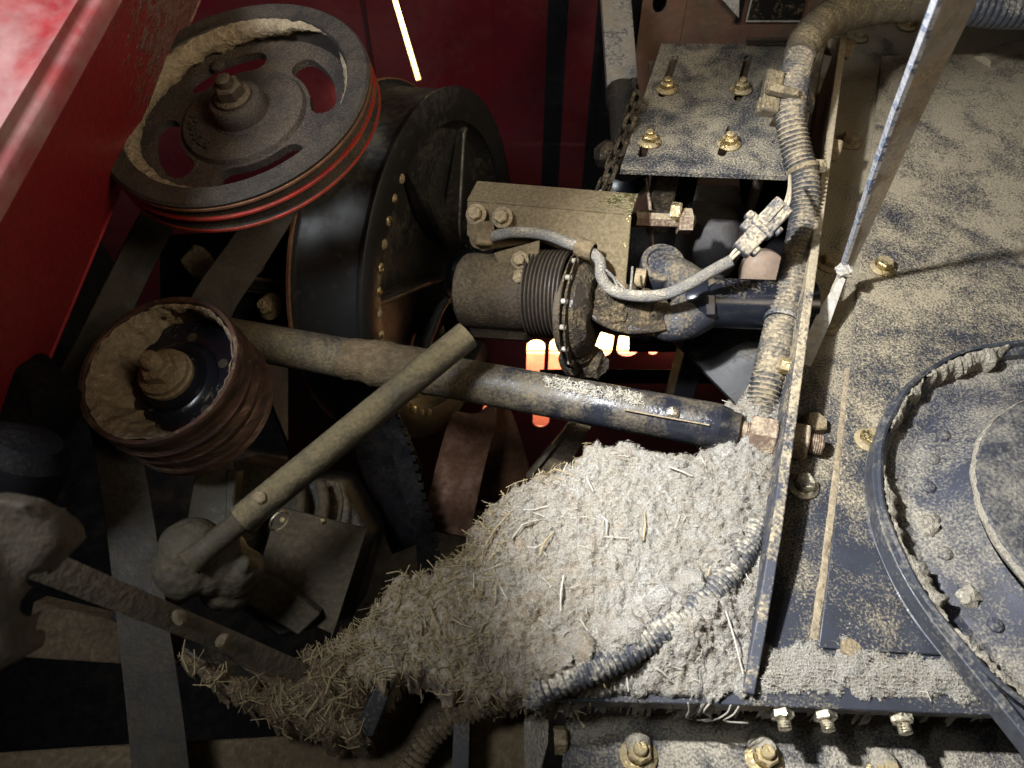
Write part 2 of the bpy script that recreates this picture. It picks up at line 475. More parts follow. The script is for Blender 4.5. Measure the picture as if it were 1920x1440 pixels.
# round dome rivet
b_ = MB().lathe(O0, UPZ, [(0.0072, -0.001), (0.0070, 0.0012), (0.0056, 0.0030), (0.0030, 0.0040), (0.0001, 0.0043)], 18)
RIVET = proto(b_, 'rivet')
# plain hex bolt
b_ = MB().lathe(O0, UPZ, [(0.0115, 0), (0.0115, 0.0095), (0.0100, 0.0112), (0.0001, 0.0112)], 6)
HEX = proto(b_, 'hex_bolt')
# hex nut with threaded end
b_ = MB().lathe(O0, UPZ, [(0.0001, 0), (0.0098, 0.0), (0.0104, 0.001), (0.0104, 0.0075), (0.0095, 0.0085), (0.0060, 0.0085)], 6)
pr = []
for i in range(5):
    pr += [(0.0060, 0.008 + i * 0.0022), (0.0052, 0.0091 + i * 0.0022)]
b_.lathe(O0, UPZ, pr + [(0.0001, 0.0192)], 16)
TNUT = proto(b_, 'threaded_nut')

def smoothpath(pts, n):
    """Catmull-Rom through (u, v, d) or world points, n samples per span"""
    out = []
    m = len(pts)
    for i in range(m - 1):
        p0, p1, p2, p3 = pts[max(i - 1, 0)], pts[i], pts[i + 1], pts[min(i + 2, m - 1)]
        for k in range(n):
            t = k / n
            out.append(0.5 * ((2 * p1) + (p2 - p0) * t + (2 * p0 - 5 * p1 + 4 * p2 - p3) * t * t + (3 * p1 - p0 - 3 * p2 + p3) * t ** 3))
    out.append(pts[-1])
    return out
def resample(path, step):
    out = [path[0]]
    acc = 0.0
    for a, b in zip(path, path[1:]):
        L = (b - a).length
        while acc + L >= step:
            t = (step - acc) / L
            a = a + (b - a) * t
            out.append(a.copy()); L = (b - a).length; acc = 0.0
        acc += L
    return out
def corrugated(name, path, r, pitch, mat, parent=None, depth=0.14, seg=22):
    pts = resample(path, pitch / 4)
    rad = [r * (1 - depth * (0, 0.75, 1, 0.25)[i % 4]) for i in range(len(pts))]
    mb = MB().tube(pts, rad, seg)
    return mb.build(name, mat, parent, smooth=60)
def stadium(cx, cy, w, h, n=8):
    """obround loop, long side along y"""
    r = w / 2
    pts = [(cx + r * math.cos(t), cy + h / 2 - r + r * math.sin(t)) for t in [math.pi * i / n for i in range(n + 1)]]
    return pts + [(cx - r * math.cos(t), cy - h / 2 + r - r * math.sin(t)) for t in [math.pi * i / n for i in range(n + 1)]]
def circle(cx, cy, r, n=20):
    return [(cx + r * math.cos(2 * math.pi * i / n), cy + r * math.sin(2 * math.pi * i / n)) for i in range(n)]
def kidney(r0, r1, a0, a1, n=14):
    o = [(r1 * math.cos(a0 + (a1 - a0) * i / n), r1 * math.sin(a0 + (a1 - a0) * i / n)) for i in range(n + 1)]
    rm, rr = (r0 + r1) / 2, (r1 - r0) / 2
    def cap(a, sgn):
        cx, cy = rm * math.cos(a), rm * math.sin(a)
        return [(cx + rr * math.cos(a + sgn * t), cy + rr * math.sin(a + sgn * t)) for t in [math.pi * k / 6 for k in range(1, 6)]]
    i_ = [(r0 * math.cos(a1 - (a1 - a0) * i / n), r0 * math.sin(a1 - (a1 - a0) * i / n)) for i in range(n + 1)]
    return o + cap(a1, 1) + i_ + cap(a0, -1)[::-1]

#@SETTING
# ================================================================ the setting
# dark bottom and far sides of the machine bay
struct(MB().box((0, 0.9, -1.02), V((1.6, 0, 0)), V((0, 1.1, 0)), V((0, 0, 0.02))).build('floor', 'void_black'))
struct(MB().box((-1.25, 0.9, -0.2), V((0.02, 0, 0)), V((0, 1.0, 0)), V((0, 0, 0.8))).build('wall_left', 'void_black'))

# red back wall with pressed ribs and one slit where daylight shows
Y0 = 1.40
o_ = PY(735, 75, Y0)
def w2(u, v, y=Y0):
    p = PY(u, v, y) - o_
    return (p.x, p.z)
slit = [w2(731, -14), w2(741, -14), w2(790, 150), w2(780, 153)]
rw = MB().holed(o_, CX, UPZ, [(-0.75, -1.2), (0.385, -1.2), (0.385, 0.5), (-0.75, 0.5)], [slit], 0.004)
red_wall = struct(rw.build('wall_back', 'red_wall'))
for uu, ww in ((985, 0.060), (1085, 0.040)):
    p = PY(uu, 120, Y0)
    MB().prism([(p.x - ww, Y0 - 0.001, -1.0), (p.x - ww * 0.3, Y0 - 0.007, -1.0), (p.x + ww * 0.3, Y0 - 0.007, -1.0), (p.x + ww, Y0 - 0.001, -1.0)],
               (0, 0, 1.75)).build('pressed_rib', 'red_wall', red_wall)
p = PY(690, 60, Y0)
MB().box((p.x, Y0 - 0.004, 0.1), V((0.0012, 0, 0.0)), V((0, 0.003, 0)), V((0.0, 0, 0.7))).build('panel_seam', 'black_paint', red_wall)
# cream board added behind the slit, lit so the gap shows bright daylight
struct(MB().box(PY(760, 60, Y0 + 0.25), V((0.25, 0, 0)), V((0, 0.004, 0)), V((0, 0, 0.3))).build('slit_backboard', 'cream_board'))
lamp('daylight_behind_slit', 'AREA', PY(760, 60, Y0 + 0.05), PY(760, 60, Y0 + 0.25), 7, (1.0, 0.86, 0.55), size=0.25)

# rust-pink bulkhead behind the bracket plate
Y1 = 1.37
o_ = PY(1200, 40, Y1)
hole = circle(PY(1237, 4, Y1).x - o_.x, PY(1237, 4, Y1).z - o_.z, 0.0125)
hole = [(x, y * 1.6 - 0.6 * (PY(1237, 4, Y1).z - o_.z)) for x, y in hole]
pw = MB().holed(o_, CX, UPZ, [(0.0, -0.75), (0.078, -0.75), (0.078, 0.35), (0.0, 0.35)], [hole], 0.004)
bulk = struct(pw.build('bulkhead', 'pink_wall'))
MB().box((o_.x + 0.365, Y1 + 0.003, o_.z - 0.2), V((0.286, 0, 0)), V((0, 0.002, 0)), V((0, 0, 0.55))).build('bulkhead_sheet', 'pink_wall', bulk)
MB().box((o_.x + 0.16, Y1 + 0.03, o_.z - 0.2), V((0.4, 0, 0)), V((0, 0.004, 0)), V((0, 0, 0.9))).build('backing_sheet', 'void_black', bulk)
#@DECK
# ================================================================ deck with its cover sheet, bolts, lip
deck = thing('deck', 'dusty navy steel deck under the chaff heap and the cover sheet', 'deck', PZ(1700, 1000, -0.004))
dk = [(990, 1312), (1400, 1322), (1780, 1338), (2250, 1350), (2250, 30), (1560, 30), (1500, 330), (1425, 690), (1385, 750), (1350, 860), (1120, 880), (1010, 970), (960, 1150)]
MB().prism([PZ(u, v, 0) for u, v in dk], (0, 0, -0.005)).build('deck_plate', 'base_deck', deck, bevel=0.001)
cv = [(1532, 1216), (1566, 960), (1598, 640), (1612, 480), (1652, 108), (2250, 96), (2250, 1262), (1800, 1232)]
MB().prism([PZ(u, v, 0.0005) for u, v in cv], (0, 0, 0.0035)).build('cover_sheet', 'deck_paint', deck, bevel=0.0012)
# raised bead along the far edge of the cover
bp = [PZ(u, v, 0.004) for u, v in ((1840, 118), (1900, 92), (1990, 88), (2200, 96))]
MB().sweep(smoothpath(bp, 6), UPZ, [(-0.003, -0.02), (0.010, -0.012), (0.012, 0.0), (0.006, 0.014), (-0.003, 0.02)]).build('bead', 'deck_paint', deck)
# folded front lip
e0, e1 = PZ(1050, 1314.5, -0.002), PZ(2250, 1350.5, -0.002)
dirx = (e1 - e0).normalized()
MB().box((e0 + e1) / 2 + V((0, 0.0035, -0.0105)), dirx * ((e1 - e0).length / 2), V((0, 0.002, 0)), V((0, 0, 0.0085))).build('front_lip', 'step_paint', deck, bevel=0.0008)
for u in (1472, 1553, 1698):
    p = PZ(u, 1322 + (u - 1400) * 0.035, 0)
    place(TNUT, 'lip_bolt', 'zinc_bright', deck, V((p.x, p.y + 0.0012, -0.0115)), (0, -1, 0.0), rnd(0, 1), 0.98)
for u, v, mt, pm, sc, rot in ((1655, 503, 'zinc_bolt', FBOLT, 1.08, .2), (1556, 497, 'dust_bolt', FBOLT, 1.15, .5), (1548, 612, 'dust_bolt', FBOLT, .95, .1),
                              (1592, 268, 'dust_bolt', FBOLT, 1.22, .3), (1700, 50, 'zinc_bolt', FBOLT, 1.1, .4),
                              (1505, 912, 'zinc_bright', FBOLT, 1.06, .1), (1628, 826, 'zinc_bolt', FBOLT, 1.02, .35), (1610, 72, 'dust_bolt', FBOLT, 1.0, .6)):
    place(pm, 'flange_bolt', mt, deck, PZ(u, v, 0.004 if u > 1600 else 0.0005), (0, 0, 1), rot, sc)
place(HEX, 'round_bolt', 'dust_bolt', deck, PZ(1523, 800, 0), (0.2, 0, 1), .2, 1.15)
place(HEX, 'buried_bolt', 'dust_bolt', deck, PZ(1590, 1222, -0.001), (0.1, 0.1, 1), .3, 0.85)
# filler strip of dust on the cover joint
jp = [PZ(u, v, 0.0006) for u, v in ((1527, 1200), (1545, 1080), (1562, 950), (1580, 800), (1592, 690))]
MB().sweep(smoothpath(jp, 10), CX, [(-0.0045, 0), (-0.003, 0.0010), (0.002, 0.0012), (0.0035, 0.0)]).rough(0.0012, 200).build('dust_bead', 'caked_tan', deck)

# lower step in front of the deck
step = thing('lower_frame', 'lower navy frame plate with gold bolts in front of the deck edge', 'frame', PZ(1400, 1420, -0.07))
MB().prism([PZ(u, v, -0.07) for u, v in ((1062, 1338), (2300, 1338), (2300, 1600), (1040, 1600))], (0, 0, -0.006)).build('frame_plate', 'step_paint', step, bevel=0.001)
MB().box(PZ(1600, 1338, -0.035) + V((0.05, 0.06, 0)), V((0.48, 0, 0)), V((0, 0.003, 0)), V((0, 0, 0.034))).build('back_web', 'mud_brown', step)
for u, v, s_ in ((1197, 1418, 1.15), (1432, 1424, 1.15), (1660, 1452, 1.1)):
    place(FNUT, 'flange_nut', 'zinc_bolt', step, PZ(u, v, -0.07), (0, 0.15, 1), rnd(0, 1), s_)
    MB().lathe(PZ(u, v, -0.07) + V((0, 0.010, 0.0)), V((0, -0.25, 1)), [(0.013, 0), (0.011, 0.008), (0.007, 0.0165), (0.0001, 0.020)], 14).rough(0.003, 90, u).build('caked_dust', 'caked_grey', step)
# dusty upright tab and the dim plate to its left
tab = thing('upright_tab', 'narrow upright tab caked in pale dust at the deck corner', 'bracket', PZ(1005, 1420, -0.07))
MB().prism([P(1012, 1318, .735), P(1034, 1322, .735), P(1028, 1390, .70), P(1012, 1470, .69), P(985, 1470, .69), P(982, 1360, .70)], CF * 0.02).rough(0.003, 60).build('tab_plate', 'caked_grey', tab, bevel=0.002)
place(HEX, 'hex_bolt', 'dust_bolt', tab, P(1038, 1388, .72), CX, 0, 1.1)
side_pl = MB().prism([PZ(u, v, -0.075) for u, v in ((880, 1335), (1000, 1330), (1030, 1560), (860, 1560))], (0, 0, -0.006)).build('side_plate', 'mud_brown', None, bevel=0.001)
tag(side_pl, 'dim brown plate between the ribbed hose end and the upright tab', 'plate')
MB().box(PZ(868, 1395, -0.06), V((0.007, 0, 0)), V((0, 0.05, 0)), V((0, 0, 0.03))).build('plate_flange', 'black_paint', side_pl)

#@FIN
# ================================================================ upright fin through which the tie rod passes
fin = thing('fin', 'thin upright steel rib running between hose and bolted cover', 'rib', PZ(1480, 700, 0))
f0, f1 = PZ(1399, 1306, 0), PZ(1583, 58, .11)
f1 = V((f1.x, f1.y, 0))
fd = (f1 - f0).normalized()
fs_ = V((fd.y, -fd.x, 0))
L = (f1 - f0).length
prof = []
for s, h in ((0, 0.0), (0, 0.010), (0.05, 0.026), (0.14, 0.045), (0.3, 0.058), (0.6, 0.083), (1.0, 0.11), (1.0, 0.0)):
    prof.append(f0 + fd * (L * s) + UPZ * h)
MB().prism([p + fs_ * 0.005 for p in prof], fs_ * -0.010).build('rib_plate', 'fin_paint', fin, bevel=0.0012)
def finpt(v, h, side=0.0):
    """point on the fin at picture height v"""
    for k in range(400):
        p = f0 + fd * (L * k / 400) + UPZ * h
        r = p - C0
        if 720 - FPX * r.dot(CU) / r.dot(CF) <= v: break
    return p + fs_ * side
for v, h in ((280, 0.065), (64, 0.085)):
    place(HEX, 'cross_bolt', 'dust_bolt', fin, finpt(v, h, 0.0052), fs_, 0.3, 1.35)
place(HEX, 'cross_bolt', 'dust_bolt', fin, finpt(60, 0.085, -0.0052), -fs_, 0.3, 1.2)
place(HEX, 'small_nut', 'zinc_bolt', fin, finpt(690, 0.034, -0.0052), -fs_, 0.3, 0.85)

#@SHEAVE
# ================================================================ flat sheave on the right with its belt
sc_ = PZ(2134, 988, 0.036)
sheave = thing('sheave', 'large round grey sheave caked with dust inside its rim', 'pulley', PZ(2134, 988, 0.0))
RS = 0.238
MB().lathe(sc_, UPZ, [(RS - .007, -.016), (RS - .005, 0.0), (RS - .002, 0.002), (RS, -.001), (RS - .012, -.012), (RS - .012, -.020), (RS + .002, -.031), (RS, -.034), (RS - .020, -.034), (RS - .012, -.022), (RS - .007, -.016)], 140,
            wob=lambda t, r, h: 0.0008 * math.sin(7 * t) + .0007 * math.sin(17 * t)).build('rim', 'belt_blue', sheave)
MB().lathe(sc_, UPZ, [(RS - .008, -.016), (RS - .016, -.026), (RS - .040, -.030), (RS - .046, -.025), (0.172, -.022), (0.152, -.004), (0.1465, -.002)], 120).build('web', 'sheave_paint', sheave)
hc_ = sc_ + V((0.002, 0.012, 0))
hub = MB().lathe(hc_, UPZ, [(0.1460, -.006), (0.1455, 0.001), (0.1425, 0.005), (0.12, 0.0065), (0.0001, 0.0065)], 110).build('hub_cover', 'hub_paint', sheave)
MB().lathe(hc_, UPZ, [(0.1440, 0.0035), (0.1460, 0.0015), (0.1472, -.002), (0.1465, -.004)], 110, wob=lambda t, r, h: .0008 * math.sin(23 * t)).build('hub_edge', 'caked_grey', hub)
for k in range(15):
    t = R_(138 + k * 11.8)
    p = sc_ + V((math.cos(t) * 0.180, math.sin(t) * 0.180, -.0228))
    place(RIVET, 'rivet', 'sheave_paint', sheave, p, (0, 0, 1), 0, 1.0)
    if k in (3, 5, 8, 9, 11):
        q = p + V((0.006 * math.cos(k), -0.008, 0.0))
        MB().lathe(q, V((.2, -.2, 1)), [(0.012, -.003), (0.010, .002), (0.006, .005), (0.0001, .006)], 18).rough(0.005, 130, k).build('caked_dust', 'caked_grey', sheave)
# crust of dust inside the rim, broken into runs
for a0, a1, rr in ((1.70, 2.22, .009), (2.24, 2.62, .006), (2.84, 3.22, .010), (3.20, 3.55, .013), (3.56, 3.95, .010), (3.98, 4.6, .006)):
    n = int((a1 - a0) * 130)
    vs, fs = [], []
    for i in range(n + 1):
        t = a0 + (a1 - a0) * i / n
        d = V((math.cos(t), math.sin(t), 0))
        e = min(1, 5 * i / n, 5 * (n - i) / n)
        wd = rr * e * (0.8 + 0.8 * noise.noise(V((t * 16, 1.3, 0))) + .5 * noise.noise(V((t * 50, 4.3, 0)))) + 0.001
        hh = -.003 + 0.003 * noise.noise(V((t * 27, 5, 0)))
        for q, (x, z) in enumerate(((0.006, -.001), (0.007 + wd * .4, hh + .002), (0.007 + wd, hh - .003), (0.008 + wd * 1.15, -.012), (0.008 + wd, -.026))):
            vs.append(sc_ + d * (RS - x) + UPZ * z)
    for i in range(n):
        for q in range(4):
            fs.append((i * 5 + q, i * 5 + q + 1, (i + 1) * 5 + q + 1, (i + 1) * 5 + q))
    MB().add(vs, fs).rough(0.0020, 220).build('dust_crust', 'caked_grey', sheave, smooth=70)
# v-belt: round the left of the sheave, leaving to the lower right
bz = sc_.z - 0.016
pts = []
rb = RS - 0.003
for k in range(0, 30):
    t = R_(112 + k * 3.17)
    pts.append(V((sc_.x + rb * math.cos(t), sc_.y + rb * math.sin(t), bz - .006 * max(0, 1 - k / 12))))
far = pts[-1] + V((.40, -.915, .02)) * .32
pts += [pts[-1] * (1 - k / 8) + far * (k / 8) for k in range(1, 9)]
pts = smoothpath(pts, 2)
belt = MB().sweep(pts, UPZ, [(-0.011, -0.006), (-0.011, 0.003), (-0.007, 0.0065), (0.006, 0.0065), (0.010, 0.003), (0.010, -0.006)]).build('drive_belt', 'belt_blue', None, bevel=0.0012)
tag(belt, 'blue grey drive belt wrapped round the large sheave, leaving to the lower right', 'belt')
# second sheave face below with a copper edge
lw = MB().lathe(sc_ + V((0.0, -0.010, -.050)), UPZ, [(0.10, 0.0), (RS - .012, 0.0), (RS - .010, -.003), (RS - .012, -.006), (0.10, -.006)], 96, a0=R_(250), a1=R_(330)).build('lower_flange', 'brown_edge', sheave)
lw['label'] = 'copper coloured worn flange edge'

#@BRACKET
# ================================================================ bracket plate with slots
zb = 0.10
plate = thing('bracket_plate', 'slotted bluish bracket plate with four bolted nuts beside the hose', 'bracket', PZ(1330, 210, zb))
cs = [PZ(u, v, zb) for u, v in ((1163, 318), (1492, 331), (1560, 82), (1240, 82))]
o_ = PZ(1330, 210, zb)
def l2(u, v):
    p = PZ(u, v, zb) - o_
    return (p.x, p.y)
ex, ey = CX, V((0, 1, 0))
def slot(u0, v0, u1, v1, wd):
    a, b = V(l2(u0, v0)), V(l2(u1, v1))
    d = (b - a).normalized(); nrm = V((-d.y, d.x)); r = wd / 2
    out = []
    for i in range(9):
        t = math.pi * i / 8
        out.append(tuple(b + nrm * (-r * math.cos(t)) * -1 + d * r * math.sin(t)))
    for i in range(9):
        t = math.pi * i / 8
        out.append(tuple(a - nrm * (r * math.cos(t)) - d * r * math.sin(t)))
    return out
holes = [slot(1241, 178, 1265, 108, .011), slot(1383, 186, 1403, 107, .011), slot(1204, 290, 1222, 238, .011), slot(1353, 288, 1371, 240, .011),
         circle(*l2(1453, 267), .0045, 12), circle(*l2(1483, 192), .030, 28)]
MB().holed(o_, ex, ey, [l2(u, v) for u, v in ((1163, 318), (1492, 331), (1548, 82), (1240, 82))], holes, 0.0065).build('top_plate', 'plate_blue', plate, bevel=0.0007)
for u, v in ((1250, 168), (1389, 169), (1217, 267), (1366, 271)):
    place(FNUT, 'flange_nut', 'zinc_bolt', plate, PZ(u, v, zb + 0.0004), (-0.05, 0, 1), rnd(0, 1), 1.0)
# strip seen through the slots, lug under the front edge
MB().box(PZ(1330, 190, zb - 0.012) + V((0, 0, 0)), V((0.075, 0, 0)), V((0.0, 0.10, 0)), V((0, 0, 0.004))).build('under_strip', 'housing_brown', plate)
# folded lip behind the plate
MB().box(PZ(1470, 78, zb + .006), V((0.055, 0, 0)), V((0, 0.004, 0)), V((0, 0, 0.004))).rough(0.002, 40).build('rear_lip', 'housing_brown', plate)
# hose end showing in the round hole
he = corrugated('hose_stub', [PZ(1488, 195, zb - .05), PZ(1488, 195, zb - .004), PZ(1488, 195, zb + .002)], .027, .0045, 'hose_clean')
tag(he, 'black ribbed hose stub inside the round hole of the bracket plate', 'hose')
# connector clip clamped to the hose
clip = thing('hose_clip', 'dusty plastic clip block strapped to the ribbed hose over the plate', 'clip', P(1450, 180, .98))
a = (P(1440, 215, .97) - P(1455, 130, .98)).normalized()
b = (CX - a * CX.dot(a)).normalized(); c = a.cross(b)
MB().box(P(1446, 175, .975), a * .028, b * .011, c * .010).rough(.002, 70).build('clip_body', 'hose_tape', clip, bevel=.003)
MB().box(P(1466, 172, .955), a * .005, b * .020, c * .006).rough(.0015, 70).build('strap', 'hose_tape', clip, bevel=.0015)
MB().box(P(1434, 200, .975), a * .010, b * .010, c * .006).rough(.002, 70).build('latch', 'hose_tape', clip, bevel=.002)

# black safety label and white triangle label on the bulkhead
lab = thing('warning_label', 'black dusty label with pale outline on the pink bulkhead', 'label', PY(1455, 38, Y1 - .004))
p0, p1 = PY(1399, 39, Y1 - .004), PY(1530, -60, Y1 - .004)
MB().box((p0 + p1) / 2, V(((p1.x - p0.x) / 2, 0, 0)), V((0, .0012, 0)), V((0, 0, (p1.z - p0.z) / 2))).build('label_face', 'black_label', lab)
t_ = 0.0012
MB().box(((p0.x + p1.x) / 2, p0.y - .0016, p0.z), V(((p1.x - p0.x) / 2, 0, 0)), V((0, .0004, 0)), V((0, 0, t_))).build('outline', 'white_label', lab)
MB().box((p0.x, p0.y - .0017, (p0.z + p1.z) / 2), V((t_, 0, 0)), V((0, .0004, 0)), V((0, 0, (p1.z - p0.z) / 2))).build('outline', 'white_label', lab)
wl = MB().prism([PY(1352, -4, Y1 - .008), PY(1386, -4, Y1 - .008), PY(1385, 33, Y1 - .008)], (0, -.0015, 0)).build('triangle_label', 'white_label', None)
tag(wl, 'white pointed label corner at the top edge beside the black label', 'label')
dp = MB().box(PY(1392, 0, Y1 - .005), V((.005, 0, 0)), V((0, .001, 0)), V((0, 0, .04))).build('dark_strip', 'black_paint', wl)

#@HOSES
# ================================================================ hoses
hp = [P(1760, 4, 1.09), P(1680, 6, 1.09), P(1600, 20, 1.08), P(1545, 42, 1.05), P(1508, 84, 1.01), P(1489, 150, .985), P(1482, 215, .970), P(1494, 285, .968), P(1510, 345, .962), P(1507, 420, .955), P(1488, 515, .935), P(1466, 600, .912), P(1445, 690, .88), P(1428, 765, .87), P(1420, 850, .85), P(1425, 930, .83)]
hpath = smoothpath(hp, 14)
hose = corrugated('wiring_hose', hpath[46:], .0190, .0058, 'hose_black', depth=.19)
tag(hose, 'long dusty ribbed hose curving past the bracket plate down along the rib', 'hose')
tp = [p + V((0, 0, 0)) for p in hpath[:62]]
tape = MB().tube(tp, [.0255 - .005 * max(0, (i - 30) / 32) + .0018 * noise.noise(V((i * .35, 2, 0))) for i in range(len(tp))], 22).rough(.0018, 70).build('tape_wrap', 'hose_tape', hose, smooth=70)
tape['label'] = 'tan tape wrapping on the upper end'
for v_, d_ in ((318, .932), (598, .893)):
    i = min(range(len(hpath)), key=lambda k: abs((720 - FPX * (hpath[k] - C0).dot(CU) / (hpath[k] - C0).dot(CF)) - v_))
    tdir = (hpath[i + 1] - hpath[i - 1]).normalized()
    MB().lathe(hpath[i] - tdir * .003, tdir, [(.0196, 0), (.0206, .0005), (.0206, .0065), (.0196, .007)], 28).build('cable_tie', 'hose_tape' if v_ < 400 else 'hose_clean', hose)
    MB().box(hpath[i] + CX * .021 + UPZ * .006, CX * .006, UPZ * .005, tdir * .005).build('tie_head', 'hose_tape' if v_ < 400 else 'plug_grey', hose, bevel=.001)
h2 = corrugated('conduit', smoothpath([P(1990, 16, 1.07), P(1900, 17, 1.07), P(1830, 12, 1.07), P(1770, 2, 1.07)], 10), .0265, .009, 'hose_clean', depth=.10)
tag(h2, 'clean grey corrugated conduit at the top right corner', 'hose')
lp = [P(1424, 840, .85), P(1424, 900, .83), P(1418, 965, .79), P(1396, 1028, .752), P(1345, 1100, .716), P(1250, 1175, .688), P(1150, 1238, .668), P(1050, 1278, .664), P(960, 1304, .69), P(890, 1330, .70), P(838, 1356, .70), P(790, 1405, .70), P(755, 1475, .70)]
hpl = smoothpath(lp, 12)
h3 = corrugated('buried_hose', hpl[:88] + [hpl[88] + V((0, 0, -.006)), hpl[90] + V((0, 0, -.02))], .0128, .0056, 'hose_clean', depth=.2)
tag(h3, 'black ribbed hose half buried across the chaff heap', 'hose')
h4 = corrugated('muddy_hose', hpl[96:], .0128, .0062, 'hose_mud', depth=.24)
tag(h4, 'mud covered ribbed hose end at the bottom left of the heap', 'hose')

#@TIEROD
# ================================================================ tie rod: long black tube, stud, nuts
rod = thing('tie_rod', 'long black dusty tube with threaded stud bolted through the rib', 'rod', P(1350, 800, .845))
t0, t1 = P(430, 632, 1.00), P(1350, 800, .845)
td = (t1 - t0).normalized()
n = 60
mbt = MB().tube([t0 + (t1 - t0) * (k / n) for k in range(n + 1)], [.0252] * n + [.0246], 40)
mbt.build('tube', 'tube_black', rod, smooth=50)
MB().lathe(t1 - td * .002, td, [(.0245, 0), (.0215, .012), (.0195, .014), (.0185, .022), (.0001, .022)], 36).build('collar', 'tube_black', rod)
prn = [(.0118, .018)]
k = .028
while k < .106:
    prn += [(.0110, k), (.0098, k + .0011)]; k += .0022
MB().lathe(t1, td, prn + [(.0085, k), (.0001, k)], 24).build('stud', 'rust_nut', rod)
fx = (finpt(822, .03) - t1).dot(td)
for k0, k1, r in ((fx - .034, fx - .006, .0215), (fx + .006, fx + .026, .0215)):
    MB().lathe(t1 + td * k0, td, [(r * .9, 0), (r, .002), (r, k1 - k0 - .002), (r * .9, k1 - k0), (.010, k1 - k0)], 6, ref=V((0, .4, 1))).build('hex_nut', 'rust_nut', rod, bevel=.0008)
place(RIVET, 'drain_plug', 'zinc_bright', rod, P(1262, 774, .832), (-.05, -.42, .9), 0, .95)
MB().tube([P(1170, 768, .842), P(1240, 781, .832), P(1330, 797, .821)], .0009, 6).build('weld_seam', 'caked_tan', rod)
# dirt clump stuck on the tube where the second tube crosses
TL = (t1 - t0).length
mud = []
for k in range(25):
    q = k / 24
    mud.append((.0254 + .0035 * math.sin(math.pi * q) ** .5, TL * (.27 + .20 * q)))
MB().lathe(t0, td, mud, 36).rough(.0035, 38, 2).rough(.0015, 140, 3).build('mud_coat', 'mud_brown', rod, smooth=70)

# second, shorter tube crossing in front
rod2 = thing('lever_tube', 'short dusty olive tube crossing in front of the long black tube', 'rod', P(440, 985, .80))
u0, u1 = P(452, 976, .78), P(876, 628, .845)
ud = (u1 - u0).normalized()
MB().lathe(u0, ud, [(.0001, .001), (.0130, .0), (.0160, .0), (.0160, (u1 - u0).length), (.0132, (u1 - u0).length), (.0128, (u1 - u0).length - .02), (.0001, (u1 - u0).length - .02)], 40).build('tube', 'tube_olive', rod2)
MB().lathe(u0 - ud * .062, ud, [(.0145, 0), (.0120, .02), (.0120, .07)], 28).rough(.0008, 60).build('inner_rod', 'olive_plate', rod2)
place(RIVET, 'rivet', 'dust_bolt', rod2, P(487, 933, .770), (-.1, -.5, .8), 0, .9)
MB().lathe(P(522, 975, .792), V((.6, -.5, .1)), [(.0115, 0), (.0125, .0012), (.0115, .0024), (.0100, .0012), (.0115, 0)], 24).build('ring_clip', 'zinc_bright', rod2)
#@PULLEYS
# ================================================================ upper idler pulley (cast, four windows)
def polar(o, n, r, ang, h, ref=None):
    a, b, n = frame(n, ref)
    return V(o) + (a * math.cos(ang) + b * math.sin(ang)) * r + n * h
def band(name, o, n, r0, h0, h1, a0, a1, wfun, mat, parent, seg=90, inward=1, depth=.008, amp=.0022, sc=120, seed=0):
    """crust clinging to the inner wall of a rim: inner radius r0, heights h0 (front) to h1, uneven edge"""
    a, b, nn = frame(n)
    vs, fs = [], []
    for i in range(seg + 1):
        t = a0 + (a1 - a0) * i / seg
        d = a * math.cos(t) + b * math.sin(t)
        e = max(0.02, min(1, 7 * i / seg, 7 * (seg - i) / seg))
        wv = max(.06, wfun(t)) * e
        hb = h0 + (h1 - h0) * wv
        q = depth * e
        for x, h in ((0, h0), (q * .5, h0 - .001), (q, h0 + (hb - h0) * .35), (q * .95, h0 + (hb - h0) * .75), (q * .6, hb), (-.001, hb + (h1 - h0) * .04)):
            vs.append(V(o) + d * (r0 - x) + nn * h)
    for i in range(seg):
        for k in range(5):
            fs.append((i * 6 + k, i * 6 + k + 1, (i + 1) * 6 + k + 1, (i + 1) * 6 + k))
    return MB().add(vs, fs).rough(amp, sc, seed).build(name, mat, parent, smooth=60)

o1 = P(436, 180, .86)
n1 = axis(436, 180, 115, .575)
r1 = px(264, .86)
pul = thing('idler_pulley', 'large dark cast idler pulley with window openings and red worn grooves', 'pulley', o1 - n1 * .05)
HS = .82
MB().lathe(o1, n1, [(r, h * HS) for r, h in [(r1 - .026, -.004), (r1 - .024, 0), (r1 - .003, 0.001), (r1, -.003), (r1 - .001, -.008), (r1 - .013, -.015), (r1 - .013, -.018), (r1 - .001, -.026), (r1, -.029), (r1 - .013, -.037), (r1 - .013, -.040), (r1 - .001, -.047),
                   (r1 - .003, -.054), (r1 - .026, -.054), (r1 - .0275, -.03), (r1 - .026, -.004)]], 128).build('rim', 'rim_rubber', pul)
for h in (-.0275 * HS, -.0495 * HS, -.0095 * HS):
    MB().lathe(o1, n1, [(r1 - .003, h + .0022), (r1 + .0006, h + .0012), (r1 + .0008, h - .0012), (r1 - .003, h - .0022)], 128).build('worn_edge', 'red_edge' if h < -.012 else 'brown_edge', pul)
a, b, nn = frame(n1)
kd = [kidney(.078, .109, R_(s), R_(s + 44)) for s in (184, 92, 4, 270)]
ri = r1 - .026
MB().holed(o1 - n1 * .030, a, b, circle(0, 0, ri, 96), kd, .010).build('web', 'cast_black', pul, bevel=.003)
web2 = MB().lathe(o1, n1, [(.074, -.030), (.071, -.0245), (.068, -.0235), (.036, -.0235), (.033, -.021), (.031, -.006), (.028, -.003), (.0001, -.003)], 72).build('boss', 'cast_black', pul)
